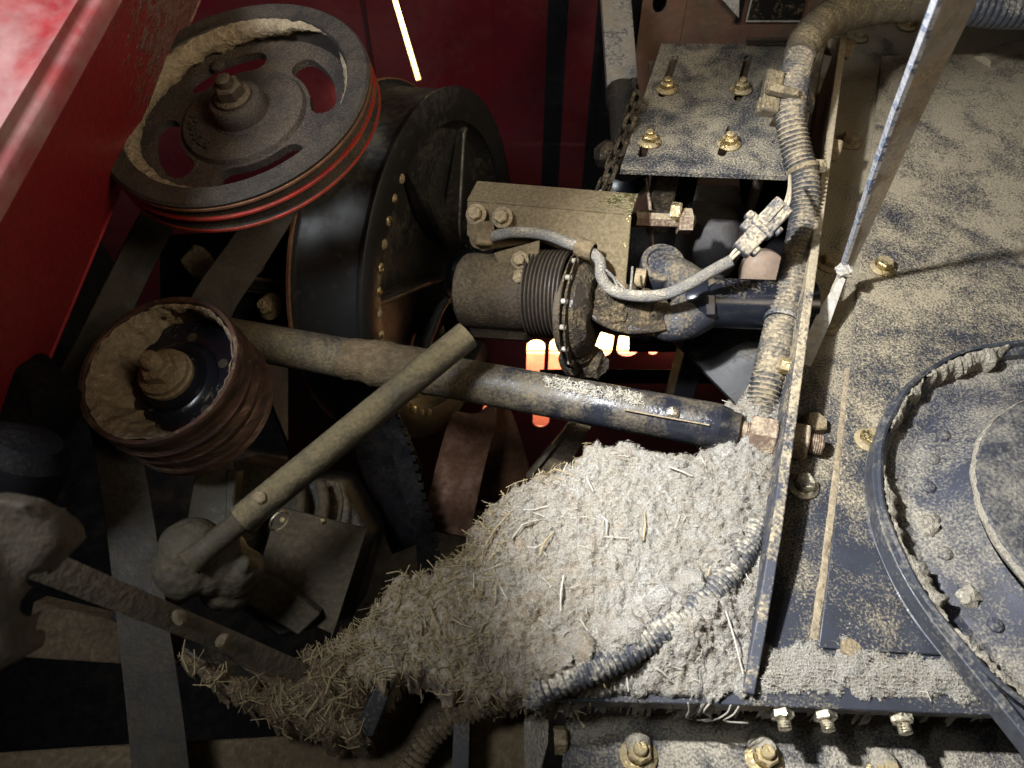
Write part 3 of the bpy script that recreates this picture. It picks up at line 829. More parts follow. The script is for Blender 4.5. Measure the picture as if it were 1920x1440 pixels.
MB().lathe(o1, n1, [(.021, -.004), (.021, .001), (.018, .003), (.0001, .003)], 32).build('washer', 'housing_brown', pul)
MB().lathe(o1, n1, [(.0165, .002), (.0165, .0145), (.0145, .0165), (.0095, .0165)], 6).rough(.001, 80).build('hex_nut', 'housing_brown', pul)
MB().lathe(o1, n1, [(.0095, .012), (.0090, .024), (.0070, .0255), (.0001, .0255)], 14).rough(.0015, 120).build('stud', 'housing_brown', pul)
def wf1(t):
    q = math.cos(t - R_(152))
    return .55 + .50 * max(0, q) + .45 * noise.noise(V((t * 5, 3, 0))) * (.5 + .5 * max(0, q))
band('caked_dust', o1, n1, ri + .001, -.002, -.030, R_(40), R_(262), wf1, 'caked_tan', pul, seg=170, depth=.012, seed=4)
band('caked_dust', o1, n1, ri + .001, -.010, -.030, R_(262), R_(395), lambda t: .65 + .5 * noise.noise(V((t * 6, 9, 0))), 'caked_tan', pul, depth=.008, seed=6)
for ang, rr in ((-70, .118),):
    MB().lathe(polar(o1, n1, rr, R_(ang), -.0295), n1, [(.021, -.002), (.015, .003), (.008, .005), (.0001, .0055)], 22).rough(.004, 60, ang).build('dust_lump', 'caked_tan', pul)
place(RIVET, 'balance_plug', 'cast_black', pul, polar(o1, n1, .104, R_(118), -.029), n1, 0, 1.3)
# raised casting number on the boss
txt = 'BT38828'
for i, chr_ in enumerate(txt):
    ang = R_(236 - i * 9.6)
    fc = bpy.data.curves.new('casting_number', 'FONT')
    fc.body = chr_; fc.size = .0125; fc.extrude = .0022; fc.align_x = 'CENTER'; fc.align_y = 'CENTER'
    tmp = bpy.data.objects.new('casting_number', fc)
    COL.objects.link(tmp)
    bpy.context.view_layer.update()
    me = bpy.data.meshes.new_from_object(tmp.evaluated_get(bpy.context.evaluated_depsgraph_get()))
    bpy.data.objects.remove(tmp)
    me.materials.clear(); me.materials.append(MAT['cast_black'])
    o = bpy.data.objects.new('casting_number', me)
    COL.objects.link(o)
    dr = a * math.cos(ang) + b * math.sin(ang)
    tx = dr.cross(nn)
    o.rotation_euler = Matrix((tx, dr, nn)).transposed().to_euler()
    link_to(o, polar(o1, n1, .0565, ang, -.0228), pul)

# lower small pulley: deep drum with rusty grooves
o2 = P(295, 688, .80)
n2 = axis(295, 688, 136, .745)
r2 = px(157, .80)
sp = thing('tension_pulley', 'small rusty grooved pulley packed with chaff round a zinc nut', 'pulley', o2 - n2 * .08)
MB().lathe(o2, n2, [(r2 - .006, -.002), (r2 - .005, 0), (r2 - .001, .0003), (r2, -.002), (r2 - .0005, -.014), (r2 - .003, -.017), (r2 - .003, -.024), (r2 + .0015, -.030), (r2 - .004, -.037), (r2 - .004, -.045), (r2 + .001, -.051),
                   (r2 + .001, -.055), (r2 - .005, -.060), (r2 - .005, -.067), (r2 + .001, -.073), (r2 + .002, -.078), (r2 - .004, -.082), (r2 - .004, -.088), (r2, -.092), (r2 - .008, -.094), (r2 - .008, -.03), (r2 - .006, -.002)], 112).build('drum', 'rusty_steel', sp)
MB().lathe(o2, n2, [(r2 - .007, -.042), (r2 - .012, -.036), (.050, -.034), (.046, -.030), (.040, -.028), (.036, -.030), (.032, -.022), (.0001, -.022)], 80).build('web', 'shaft_navy', sp)
for k in range(6):
    MB().lathe(polar(o2, n2, .055, R_(k * 60 + 20), -.0355), n2, [(.006, 0), (.0055, .0016), (.0001, .0018)], 16).build('plug', 'olive_plate', sp)
MB().lathe(o2, n2, [(.0285, -.023), (.029, -.017), (.026, -.015), (.0265, -.0145), (.0265, -.009), (.024, -.0075), (.0001, -.0075)], 40).build('washer', 'dust_bolt', sp)
MB().lathe(o2, n2, [(.0185, -.009), (.0185, .004), (.0165, .006), (.010, .006)], 6).build('hex_nut', 'dust_bolt', sp)
prn = [(.0098, .004)]
for i in range(8): prn += [(.0098, .005 + i * .0020), (.0088, .006 + i * .0020)]
MB().lathe(o2, n2, prn + [(.0070, .0225), (.0001, .0225)], 20).build('stud', 'dust_bolt', sp)
# chaff packed on the left inside the drum
a, b, nn = frame(n2)
vs, fs = [], []
NA, NR = 96, 10
for i in range(NA + 1):
    t = R_(95) + R_(250) * i / NA
    q = math.cos((t - R_(205)) / 1.25)
    rin = .088 - .0475 * max(0, q) ** .8 - .006 * noise.noise(V((t * 4, 7, 0))) - .004 * noise.noise(V((t * 14, 3, 0)))
    rin = max(.040, min(rin, r2 - .009))
    for k in range(NR + 1):
        s = k / NR
        r = (r2 - .0065) * (1 - s) + rin * s
        h = -.004 - .026 * s ** 1.4 - (.008 if k == NR else 0)
        vs.append(V(o2) + (a * math.cos(t) + b * math.sin(t)) * r + nn * h)
for i in range(NA):
    for k in range(NR):
        q = i * (NR + 1) + k
        fs.append((q, q + 1, q + NR + 2, q + NR + 1))
MB().add(vs, fs).rough(.0032, 90, 3).build('packed_chaff', 'caked_tan', sp, smooth=80)
band('caked_dust', o2, n2, r2 - .007, -.003, -.036, R_(-40), R_(110), lambda t: .45 + .7 * noise.noise(V((t * 4, 2, 0))), 'caked_tan', sp, depth=.004, seed=8)

# ================================================================ belts of the two pulleys
VB = [(-.022, -.005), (-.022, .001), (-.018, .006), (-.002, .006), (0, .003), (.002, .006), (.018, .006), (.022, .001), (.022, -.005)]
def vbelt(pts, label, sc=1.0, mat='rubber', face=None):
    wp = smoothpath([P(*p) for p in pts], 8)
    sides = []
    for i in range(len(wp)):
        t = (wp[min(i + 1, len(wp) - 1)] - wp[max(i - 1, 0)]).normalized()
        vd = (C0 - wp[i]).normalized()
        if face: vd = (vd + V(face)).normalized()
        sides.append(vd.cross(t).normalized())
    ob = MB().sweep(wp, sides, [(x * sc, y) for x, y in VB]).build('v_belt', mat, None, bevel=.0008)
    return tag(ob, label, 'belt', None)
vbelt([(330, 350, 1.0), (268, 462, .98), (180, 640, .94), (85, 820, .90), (-40, 1030, .86)], 'dim rubber belt strand running from the large idler down past the red panel', .98, face=(.5, 0, 0))
vbelt([(545, 345, .985), (470, 465, .965), (405, 560, .93), (372, 640, .90)], 'rubber belt strand between the large idler and the small rusty pulley', 1.12)
vbelt([(205, 770, .86), (228, 880, .83), (250, 1020, .79), (270, 1180, .75), (290, 1330, .70), (305, 1480, .66)], 'long rubber belt hanging straight down from the small rusty pulley', 1.02)

#@DRUM
# ================================================================ big variator drum
o3 = P(846, 505, 1.22)
n3 = axis(846, 505, -8.5, .40)
r3 = px(322, 1.22)
drum = thing('drum_pulley', 'wide black drum pulley with ribbed dished face and row of rivets', 'pulley', o3 - n3 * .06)
MB().lathe(o3, n3, [(r3 - .050, -.006), (r3 - .048, 0), (r3 - .030, .0035), (r3 - .004, .001), (r3, -.002), (r3 - .001, -.007), (r3 - .006, -.012), (r3 - .006, -.100), (r3 - .003, -.104)], 160).build('shell', 'drum_black', drum)
MB().lathe(o3, n3, [(r3 - .004, -.103), (r3 + .003, -.105), (r3 + .004, -.108), (r3 + .003, -.112), (r3 - .02, -.113)], 160).build('back_rim', 'drum_black', drum)
MB().lathe(o3, n3, [(r3 + .0030, -.1045), (r3 + .0050, -.106), (r3 + .0050, -.110), (r3 + .003, -.1115)], 160).build('rim_edge', 'brown_edge', drum)
MB().lathe(o3, n3, [(r3 - .0495, -.004), (r3 - .053, -.014), (r3 - .060, -.022), (.12, -.030), (.075, -.020), (.055, .002), (.048, .006)], 120).build('dish', 'drum_face', drum)
MB().lathe(o3, n3, [(.0495, .005), (.046, .012), (.036, .016), (.034, .030), (.020, .032), (.0001, .032)], 48).build('hub', 'drum_black', drum)
a, b, nn = frame(n3)
for k, ang in enumerate((64, 118, 172, 226, 280, 334, 20)):
    t = R_(ang)
    d = a * math.cos(t) + b * math.sin(t)
    sd = nn.cross(d)
    poly = [o3 + d * .045 + nn * .012, o3 + d * .075 + nn * .006, o3 + d * (r3 - .062) + nn * (-.008), o3 + d * (r3 - .051) + nn * (-.006), o3 + d * (r3 - .051) + nn * (-.024), o3 + d * .05 + nn * (-.028)]
    MB().prism([p - sd * .006 for p in poly], sd * .012).build('radial_rib', 'drum_face', drum, bevel=.004)
for k in range(16):
    t = R_(128 + k * 7.6)
    place(RIVET, 'rivet', 'zinc_bolt' if k % 3 else 'dust_bolt', drum, polar(o3, n3, r3 - .040, t, .0015), n3, 0, .98)
shaft_stub = MB().lathe(o3 + V((0, .02, .012)), n3, [(.0215, .02), (.0215, .072), (.020, .074), (.014, .074), (.013, .060), (.0001, .060)], 36).build('shaft_end', 'shaft_navy', drum)

#@GEAR
# ================================================================ clutch housing group on the drive line
hs = thing('clutch_housing', 'dull brown boxy housing with ribbed bellows under the zinc bracket', 'housing', P(960, 560, .99))
ga = (P(1075, 548, .955) - P(885, 540, 1.00)).normalized()
ha, hb_, hn = frame(ga, UPZ)
gc = P(878, 545, 1.005)
prof = [(px(66, 1.0), -.004), (px(72, 1.0), .004), (px(72, 1.0), .082), (px(66, 1.0), .090), (.03, .092)]
MB().lathe(gc, ga, [(.030, -.006)] + prof, 14).build('body', 'housing_brown', hs, bevel=.003)
MB().box(gc + ga * .045 - ha * .030 + hb_ * .0, ga * .041, ha * .020, hb_ * .040).build('sump', 'housing_brown', hs, bevel=.006)
pr = []
k = .090
while k < .136:
    pr += [(px(80, 1.0), k), (px(80, 1.0), k + .0015), (px(74, 1.0), k + .0030)]; k += .0050
MB().lathe(gc, ga, pr, 64).build('bellows', 'bellows_brown', hs, smooth=50)
# sprocket with roller chain wrapped on it
spk = thing('sprocket', 'greasy toothed sprocket wrapped in roller chain in front of bright slots', 'sprocket', P(1090, 580, .955))
so = P(1084, 582, .955)
sn = axis(1084, 582, -4, .26)
rs = px(101, .955)
MB().lathe(so, sn, [(.020, -.006), (rs - .006, -.006), (rs - .004, -.002), (rs - .006, .010), (.055, .014), (.045, .022), (.0001, .024)], 40).rough(.003, 60).build('disc', 'greasy', spk)
a, b, nn = frame(sn)
lk = MB()
for q in (-.0035, .0035):
    lk.box((0, 0, q), V((.0078, 0, 0)), V((0, .0042, 0)), V((0, 0, .0008)))
LINK = proto(lk, 'chain_link', 'greasy')
RO = proto(MB().cyl((0, 0, -.0048), (0, 0, .0048), .0032, seg=10), 'roller', 'silver')
NL = 28
for i in range(NL):
    t = 2 * math.pi * i / NL
    if math.cos(t) > .75: continue
    d = a * math.cos(t) + b * math.sin(t)
    tg = nn.cross(d)
    o = place(LINK, 'chain_link', None, spk, so + d * (rs + .001), nn)
    o.rotation_euler = Matrix((tg, nn.cross(tg), nn)).transposed().to_euler()
    if i % 2 == 0:
        place(RO, 'roller', None, spk, so + (a * math.cos(t + .11) + b * math.sin(t + .11)) * (rs + .001), nn)
for k in range(5):
    p = so + (-b * rs * .85 if k < 3 else b * .01) + V((rnd(-.01, .012), 0, rnd(-.012, .006))) + nn * (.008 + .004 * k)
    MB().lathe(p, V((.3, -.6, .5)), [(.022, -.01), (.019, .004), (.010, .011), (.0001, .013)], 18).rough(.008, 70, k).build('grease_clump', 'greasy', spk)
# rear disc behind the bellows edge
MB().lathe(so - sn * .012, sn, [(.03, -.004), (rs * .82, -.004), (rs * .84, .0), (rs * .82, .006), (.03, .006)], 48).build('rear_disc', 'housing_brown', spk)

# zinc channel bracket over the housing
zc = thing('zinc_bracket', 'dusty zinc plated channel bracket with bolts over the clutch housing', 'bracket', P(1030, 420, .955))
q = [P(876, 376, .985), P(1184, 403, .935), P(1170, 575, .935), P(1130, 572, .945), P(1085, 480, .95), P(1010, 452, .96), P(905, 470, .98), P(875, 440, .985)]
fwd = (q[1] - q[0]).cross(q[2] - q[1]).normalized()
if fwd.dot(C0 - q[0]) < 0: fwd = -fwd
MB().prism(q, -fwd * .004).build('face_plate', 'zinc_plate', zc, bevel=.0012)
topn = (P(905, 360, 1.0) - P(876, 376, .985))
ql = [q[0] + fwd * .001 + V((0, 0, .001)), q[1] + fwd * .001 + V((0, 0, .001))]
back = V((0.012, .034, .004))
MB().prism([ql[0], ql[1], ql[1] + back, ql[0] + back], (0, 0, -.004)).build('top_flange', 'zinc_plate', zc, bevel=.0012)
gs = [P(925, 474, .955), P(1012, 450, .945), P(1005, 535, .935), P(985, 538, .936), P(948, 522, .943)]
MB().prism(gs, -fwd * .004).build('gusset', 'zinc_plate', zc, bevel=.001)
for u, v, d in ((893, 402, .972), (942, 408, .962)):
    place(FBOLT, 'flange_bolt', 'dust_bolt', zc, P(u, v, d), fwd, .4, .88)
for u, v in ((975, 488), (974, 522)):
    place(FBOLT, 'flange_bolt', 'dust_bolt', zc, P(u, v, .938), fwd, .2, .72)
for u, v, d, r in ((905, 440, .965, .012), (1150, 545, .93, .012), (1120, 560, .935, .010)):
    MB().lathe(P(u, v, d), fwd, [(r * 1.5, -.003), (r * 1.1, .001), (r * .5, .003), (.0001, .0035)], 20).rough(.004, 120, u).build('dust_clump', 'mud_brown', zc)

# braided cable from the bracket to the plug
cp = [P(915, 446, .955), P(960, 436, .945), P(1020, 440, .94), P(1070, 458, .925), P(1100, 468, .915), P(1124, 488, .91), P(1128, 520, .905), P(1150, 545, .90), P(1195, 555, .89), P(1245, 552, .88), P(1290, 534, .87), P(1335, 508, .865), P(1372, 488, .86)]
cw = smoothpath(cp, 14)
cbl = thing('sensor_cable', 'grey braided sensor cable looping from the zinc bracket to the plug', 'cable', P(1200, 560, .89))
cws = resample(cw, .0016)
MB().tube(cws, [.0066 * (1 + (.07 if i % 2 else -.02)) for i in range(len(cws))], 14).build('braid', 'loom_grey', cbl, smooth=70)
MB().lathe(P(1085, 463, .918), (P(1105, 470, .912) - P(1085, 463, .918)), [(.010, -.002), (.0115, 0), (.0115, .018), (.010, .020)], 20).rough(.001, 80).build('clamp', 'mud_brown', cbl)
MB().box(P(908, 450, .955), CX * .010, CU * .009, CF * .008).rough(.003, 70).build('end_fitting', 'mud_brown', cbl, bevel=.003)
for pts in ([(1368, 490, .86), (1380, 478, .858), (1392, 468, .858)], [(1366, 486, .86), (1376, 472, .858), (1388, 462, .858)]):
    MB().tube(smoothpath([P(*p) for p in pts], 4), .0018, 8).build('wire', 'wire_cream', cbl)
MB().tube(smoothpath([P(*p) for p in ((1135, 505, .90), (1150, 520, .90), (1160, 545, .90))], 5), .0016, 8).build('tie_tail', 'loom_grey', cbl)
MB().tube(smoothpath([P(*p) for p in ((1140, 512, .905), (1165, 535, .90), (1180, 550, .90), (1186, 500, .905))], 6), .0014, 8).build('tie_tail', 'loom_grey', cbl)
# plug connector
plug = thing('plug_connector', 'grey two part plug connector hanging in front of the dark gap', 'connector', P(1425, 430, .855))
pa = (P(1470, 384, .85) - P(1385, 474, .857)).normalized()
pb = pa.cross(C0 - P(1425, 430, .855)).normalized()
pc = pa.cross(pb)
def pbox(name, s0, s1, w_, h_, off=0.0, mat='plug_grey', bev=.0022, offc=0.0):
    A, B = P(1385, 474, .857), P(1470, 384, .85)
    c = A + (B - A) * ((s0 + s1) / 2) + pb * off + pc * offc
    return MB().box(c, pa * ((B - A).length * (s1 - s0) / 2), pb * w_, pc * h_).rough(.0008, 90).build(name, mat, plug, bevel=bev)
pbox('socket', .52, 1.0, .0125, .011)
pbox('collar', .44, .54, .0140, .012)
pbox('plug_body', .02, .46, .0105, .0105)
pbox('latch', .30, .62, .005, .006, -.0145)
pbox('latch_tab', .46, .60, .0045, .007, -.019)
pbox('rib', .60, .96, .0016, .0125)
pbox('side_clip', .10, .26, .004, .008, .012)
pbox('side_clip', .56, .70, .004, .008, .0145)
for k in (0, 6):
    MB().tube(smoothpath([P(1466 + k, 388 + k, .85), P(1474 + k, 376, .85), P(1480 + k * .3, 352, .87), P(1481, 330, .90)], 5), .0019, 8).build('wire', 'wire_cream', plug)

# yoke, cross and drive shaft
yk = thing('universal_joint', 'dusty navy universal joint yoke between sprocket and drive shaft', 'joint', P(1240, 550, .955))
MB().lathe(P(1243, 492, .95), V((0, -.25, 1)), [(.0001, -.030), (.026, -.030), (.0275, -.002), (.0265, .001), (.020, .0015), (.018, -.001), (.0001, -.001)], 32).build('bearing_cap', 'yoke_navy', yk)
MB().lathe(P(1218, 590, .93), V((-.1, -.75, .6)), [(.026, -.03), (.026, .002), (.0235, .004), (.019, .0045), (.018, .002), (.0001, .002)], 32).build('bearing_cap', 'greasy', yk)
MB().tube(smoothpath([P(1232, 500, .965), P(1262, 512, .955), P(1290, 536, .95), P(1312, 560, .945)], 6), [.017 + .014 * k / 18 for k in range(19)], 24).build('yoke_arm', 'yoke_navy', yk, smooth=60)
MB().tube(smoothpath([P(1216, 596, .945), P(1255, 606, .94), P(1285, 596, .94), P(1312, 575, .945)], 6), [.019 + .012 * k / 18 for k in range(19)], 24).build('yoke_arm', 'yoke_navy', yk, smooth=60)
MB().sweep(smoothpath([P(1115, 565, .955), P(1150, 590, .95), P(1195, 596, .945), P(1235, 590, .945)], 6), CF, [(-.028, -.022), (-.028, .022), (.028, .022), (.028, -.022)]).rough(.003, 50).build('input_yoke', 'greasy', yk, bevel=.005)
MB().lathe(P(1190, 520, .945), V((1, -.2, 0)), [(.012, 0), (.012, .012), (.008, .014), (.0001, .014)], 12).rough(.001, 90).build('grease_nipple', 'dust_bolt', yk)
for k in range(5):
    MB().lathe(P(1140 + k * 22, 575 + 14 * math.sin(k * 2.1), .925), V((.1, -.6, .6)), [(.019, -.008), (.014, .003), (.007, .008), (.0001, .009)], 16).rough(.007, 80, k + 30).build('grease_clump', 'greasy', yk)
ds = thing('drive_shaft', 'thick glossy navy drive shaft emerging from the joint behind the hose', 'shaft', P(1390, 570, .955))
sa, sb = P(1300, 567, .945), P(1520, 574, .945)
MB().lathe(sa, sb - sa, [(.0001, -.014), (.026, -.014), (.034, 0), (.0345, .010), (.0305, .013), (.0305, (sb - sa).length)], 56).build('tube', 'shaft_navy', ds)
MB().box(P(1331, 572, .915), CX * .0065, CU * .013, CF * .004).build('balance_weight', 'shaft_navy', ds, bevel=.002)

# chain hanging to the zinc bracket
ch = thing('hanging_chain', 'dark roller chain hanging beside the left edge of the bracket plate', 'chain', P(1125, 375, 1.0))
cpath = resample(smoothpath([P(1192, 190, 1.04), P(1178, 235, 1.02), P(1160, 285, 1.0), P(1140, 335, .985), P(1118, 392, .97)], 10), .022)
lk = MB()
out = stadium(0, 0, .015, .034, 8)
for q in (-.005, .005):
    lk.holed(V((0, 0, q)), CX, V((0, 1, 0)), out, [stadium(0, 0, .0062, .019, 6)], .0022)
CL = proto(lk, 'chain_link', 'greasy')
for i, p in enumerate(cpath[:-1]):
    t = (cpath[i + 1] - p).normalized()
    nz = (C0 - p).normalized()
    if i % 2: nz = (nz + CX * 1.3).normalized()
    nz = (nz - t * nz.dot(t)).normalized()
    o = place(CL, 'chain_link', None, ch, p, nz)
    o.rotation_euler = Matrix((t.cross(nz), t, nz)).transposed().to_euler()
    o2_ = place(RO, 'roller', None, ch, p + t * .008, nz.cross(t), 0, 1.0)
MB().lathe(P(1143, 290, 1.02), V((.3, -.6, .4)), [(.018, -.012), (.018, .006), (.012, .012), (.0001, .012)], 9).rough(.003, 60).build('chain_guide', 'greasy', ch)

# stay behind the plate: silver channel sliding in a black sleeve
st = thing('support_strut', 'silver channel strut running into a dark sleeve left of the bulkhead', 'strut', P(1160, 280, 1.15))
a0, a1 = P(1152, -40, 1.26), P(1168, 175, 1.20)
sd = (a1 - a0).normalized()
MB().sweep([a0, a1], CX, [(-.024, -.004), (-.024, .012), (-.019, .012), (-.019, 0), (.019, 0), (.019, .012), (.024, .012), (.024, -.004)]).build('channel', 'silver', st, bevel=.001)
MB().lathe(P(1166, 165, 1.20), sd, [(.023, 0), (.026, .004), (.026, .030), (.0225, .034), (.0225, .15), (.0001, .15)], 32).build('sleeve', 'rubber', st)
MB().box(P(1188, 215, 1.18), CX * .005, CU * .055, CF * .006).build('side_bar', 'black_paint', st, bevel=.002)
post = MB().box(PY(1163, 150, 1.385) + V((0, 0, -.3)), V((.036, 0, 0)), V((0, .010, 0)), V((0, 0, .9))).build('bulkhead_post', 'void_black', None)
struct(post)

# linkage under the bracket plate
lkg = thing('linkage', 'greasy bolted linkage hanging under the front edge of the bracket plate', 'linkage', P(1240, 400, 1.06))
MB().box(P(1240, 370, 1.07), CX * .016, UPZ * .055, V((0, .014, 0))).rough(.003, 50).build('hanger', 'greasy', lkg, bevel=.004)
MB().box(P(1218, 410, 1.02), CX * .052, V((0, .008, 0)), UPZ * .009).rough(.002, 60).build('cross_bar', 'greasy', lkg, bevel=.002)
MB().cyl(P(1190, 411, 1.00), P(1300, 415, 1.02), .0095, seg=6).build('bolt', 'rust_nut', lkg)
place(HEX, 'hex_nut', 'zinc_bolt', lkg, P(1258, 398, 1.01), (1, -.3, .1), 0, 1.2)
MB().lathe(P(1270, 415, 1.015), CX, [(.0001, 0), (.017, 0), (.017, .018), (.0001, .018)], 6).build('end_nut', 'rust_nut', lkg)
MB().tube(smoothpath([P(1212, 335, 1.06), P(1220, 400, 1.05), P(1224, 470, 1.05)], 5), .0022, 8).build('thin_rod', 'rust_nut', lkg)
MB().box(P(1276, 350, 1.10), CX * .018, UPZ * .06, V((0, .02, 0))).build('solenoid', 'void_black', lkg, bevel=.004)
gh = thing('grey_boot', 'grey folded rubber boot behind the plug in the dark gap', 'boot', P(1330, 430, 1.2))
MB().lathe(P(1330, 455, 1.25), V((0, .1, 1)), [(.050, -.03), (.055, 0), (.050, .03), (.042, .05), (.030, .06), (.0001, .062)], 24).rough(.012, 22).build('boot_body', 'grey_hood', gh)
MB().box(P(1335, 385, 1.27), CX * .045, V((0, .03, 0)), UPZ * .020).build('boot_cap', 'grey_hood', gh, bevel=.006)
pst = MB().box(P(1382, 470, 1.24), CX * .006, V((0, .006, 0)), UPZ * .22).build('thin_post', 'housing_brown', None, bevel=.001)
tag(pst, 'thin brown post between the grey boot and the black gap', 'post')
vd = MB().prism([P(1180, 405, 1.3), P(1388, 405, 1.3), P(1388, 330, 1.3), P(1500, 330, 1.3), P(1500, 660, 1.3), P(1180, 660, 1.3)], CF * .004).build('gap_shade_sheet', 'void_black', None)  # black sheet added so the gap reads as deep shade
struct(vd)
# pale round tank end and tan bracket seen in the gap behind the plug
tk = MB().lathe(P(1432, 512, 1.22), V((-.1, -.75, .5)), [(.036, -.02), (.035, 0), (.027, .006), (.0001, .010)], 40).build('tank_end', 'pale_cap', None)
tag(tk, 'pale round cap in the dark gap above the drive shaft', 'cap')
sg = MB().prism([P(1262, 640, 1.05), P(1450, 610, 1.0), P(1420, 760, 1.0), P(1390, 770, 1.02)], CF * .01).build('shaft_guard', 'black_paint', None, bevel=.002)
tag(sg, 'black triangular guard plate below the drive shaft', 'guard')
blkp = MB().box(P(1288, 690, 1.10), CX * .016, UPZ * .10, V((0, .02, 0))).build('guard_post', 'void_black', None, bevel=.002)
tag(blkp, 'black square post left of the triangular guard plate', 'post')
# chrome light lens behind the chain
ln = thing('round_lens', 'round glossy lens behind the hanging chain', 'lens', P(1176, 340, 1.25))
MB().lathe(P(1176, 335, 1.25), V((0, -.5, .8)), [(.034, -.01), (.036, .0), (.030, .004)], 36).build('bezel', 'silver', ln)
MB().lathe(P(1176, 335, 1.25), V((0, -.5, .8)), [(.031, .002), (.020, .007), (.0001, .009)], 36).build('glass', 'shaft_navy', ln)
#@SLOTS
# ================================================================ slotted red panel with daylight behind it
ys = P(1010, 670, 1.45).y
so_ = PY(1010, 670, ys)
def s2(u, v):
    p = PY(u, v, ys) - so_
    return (p.x, p.z)
outer = [s2(935, 560), s2(1290, 560), s2(1270, 700), s2(1215, 702), s2(1100, 705), s2(1070, 860), s2(850, 860), s2(880, 640)]
def slotpx(u0, u1, v0, v1):
    x0, z1 = s2(u0, v0); x1, z0 = s2(u1, v1)
    return stadium((x0 + x1) / 2, (z0 + z1) / 2, abs(x1 - x0), abs(z1 - z0))
holes = [slotpx(u, u + 31, 634 + k, 704 + k) for u, k in ((988, 3), (1031, -1), (1074, -3))]
holes += [slotpx(1118, 1146, 622, 668), slotpx(1162, 1195, 620, 668), slotpx(1222, 1232, 630, 665)]
holes += [slotpx(u, u + 29, 757, 800) for u in (905, 1000)]
sp_ = thing('slotted_panel', 'red panel with arched slots glowing with daylight behind the sprocket', 'panel', so_)
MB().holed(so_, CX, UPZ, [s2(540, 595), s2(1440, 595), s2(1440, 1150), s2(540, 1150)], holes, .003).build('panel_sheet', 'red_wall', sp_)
pb0 = PY(1060, 655, ys + .14)
zt = so_.z + .121
struct(MB().box(V((pb0.x, pb0.y, (zt + pb0.z) / 2 + .001)), V((.58, 0, 0)), V((0, .004, 0)), V((0, 0, (zt - pb0.z) / 2 - .001))).build('glow_backboard', 'cream_board'))  # cream board added as lit backdrop, standing in for bright sky and ground
for sx_ in (-.40, .42):  # black blinds added at both ends of the lamp gap against stray light
    struct(MB().box(so_ + V((sx_ * 1.4 + .02, .074, -.1)), V((.003, 0, 0)), V((0, .070, 0)), V((0, 0, .22))).build('lamp_blind', 'void_black'))
struct(MB().box(so_ + V((.05, .075, .125)), V((.60, 0, 0)), V((0, .072, 0)), V((0, 0, .003))).build('lamp_lid', 'void_black'))  # unseen lid added over the lamp gap to stop light leaking upward
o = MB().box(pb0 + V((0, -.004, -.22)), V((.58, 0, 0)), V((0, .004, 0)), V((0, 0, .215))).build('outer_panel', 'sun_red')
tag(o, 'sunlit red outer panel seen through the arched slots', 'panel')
lamp('daylight_behind_slots', 'AREA', so_ + V((.05, .030, .11)), pb0 + V((0, 0, -.06)), 26, (1.0, .82, .50), shape='RECTANGLE', size=.5, size_y=.03)
# black beam across the slots, fallen hanger below it
bm = MB().box(P(1190, 706, 1.30), CX * .16, CU * .012, CF * .012).build('cross_beam', 'void_black', None, bevel=.002)
tag(bm, 'black beam crossing below the right hand glowing slots', 'beam')

# dark plates and belts under the tubes
pl = MB().prism([P(640, 720, 1.12), P(720, 716, 1.12), P(790, 880, 1.12), P(806, 1010, 1.12), P(735, 1040, 1.12), P(668, 860, 1.12)], CF * .02).build('dark_plate', 'void_black', None, bevel=.0015)
tag(pl, 'tall black plate with thin lit edge below the crossing tubes', 'plate')
bb = thing('toothed_belt', 'dark belt with worn teeth beside the tall black plate', 'belt', P(770, 1000, 1.08))
wp = smoothpath([P(700, 730, 1.13), P(742, 820, 1.11), P(772, 920, 1.09), P(795, 1010, 1.08), P(800, 1080, 1.08)], 8)
MB().sweep(wp, CX, [(-.012, -.004), (-.012, .004), (.012, .004), (.012, -.004)]).build('belt_body', 'void_black', bb)
for p in resample(wp, .014):
    MB().box(p + CX * .014, CX * .005, CU * .0045, CF * .004).build('tooth', 'void_black', bb)
ob = thing('brown_roller_belt', 'orange brown belt bending over a hidden roller below the long tube', 'belt', P(860, 960, 1.2))
ro = P(905, 815, 1.22)
pts = [P(905, 770, 1.20)]
wp = smoothpath([P(985, 1010, 1.26), P(950, 880, 1.25), P(925, 800, 1.235), P(905, 776, 1.215), P(885, 800, 1.195), P(862, 880, 1.17), P(835, 1000, 1.13)], 8)
MB().sweep(wp, V((1, .55, .1)), [(-.036, -.004), (-.036, .004), (.036, .004), (.036, -.004)]).build('belt_loop', 'orange_rust', ob, bevel=.001)
rr = thing('long_beam', 'dim brown beam end rising behind the chaff heap', 'beam', P(1010, 880, 1.0))
MB().prism([P(985, 895, 1.02), P(1070, 790, 1.08), P(1110, 800, 1.08), P(1050, 905, 1.02)], CF * .03).build('beam_body', 'housing_brown', rr, bevel=.002)
MB().prism([P(988, 893, 1.01), P(1073, 788, 1.07), P(1078, 790, 1.07), P(994, 897, 1.01)], CF * .01).build('beam_edge', 'olive_plate', rr)

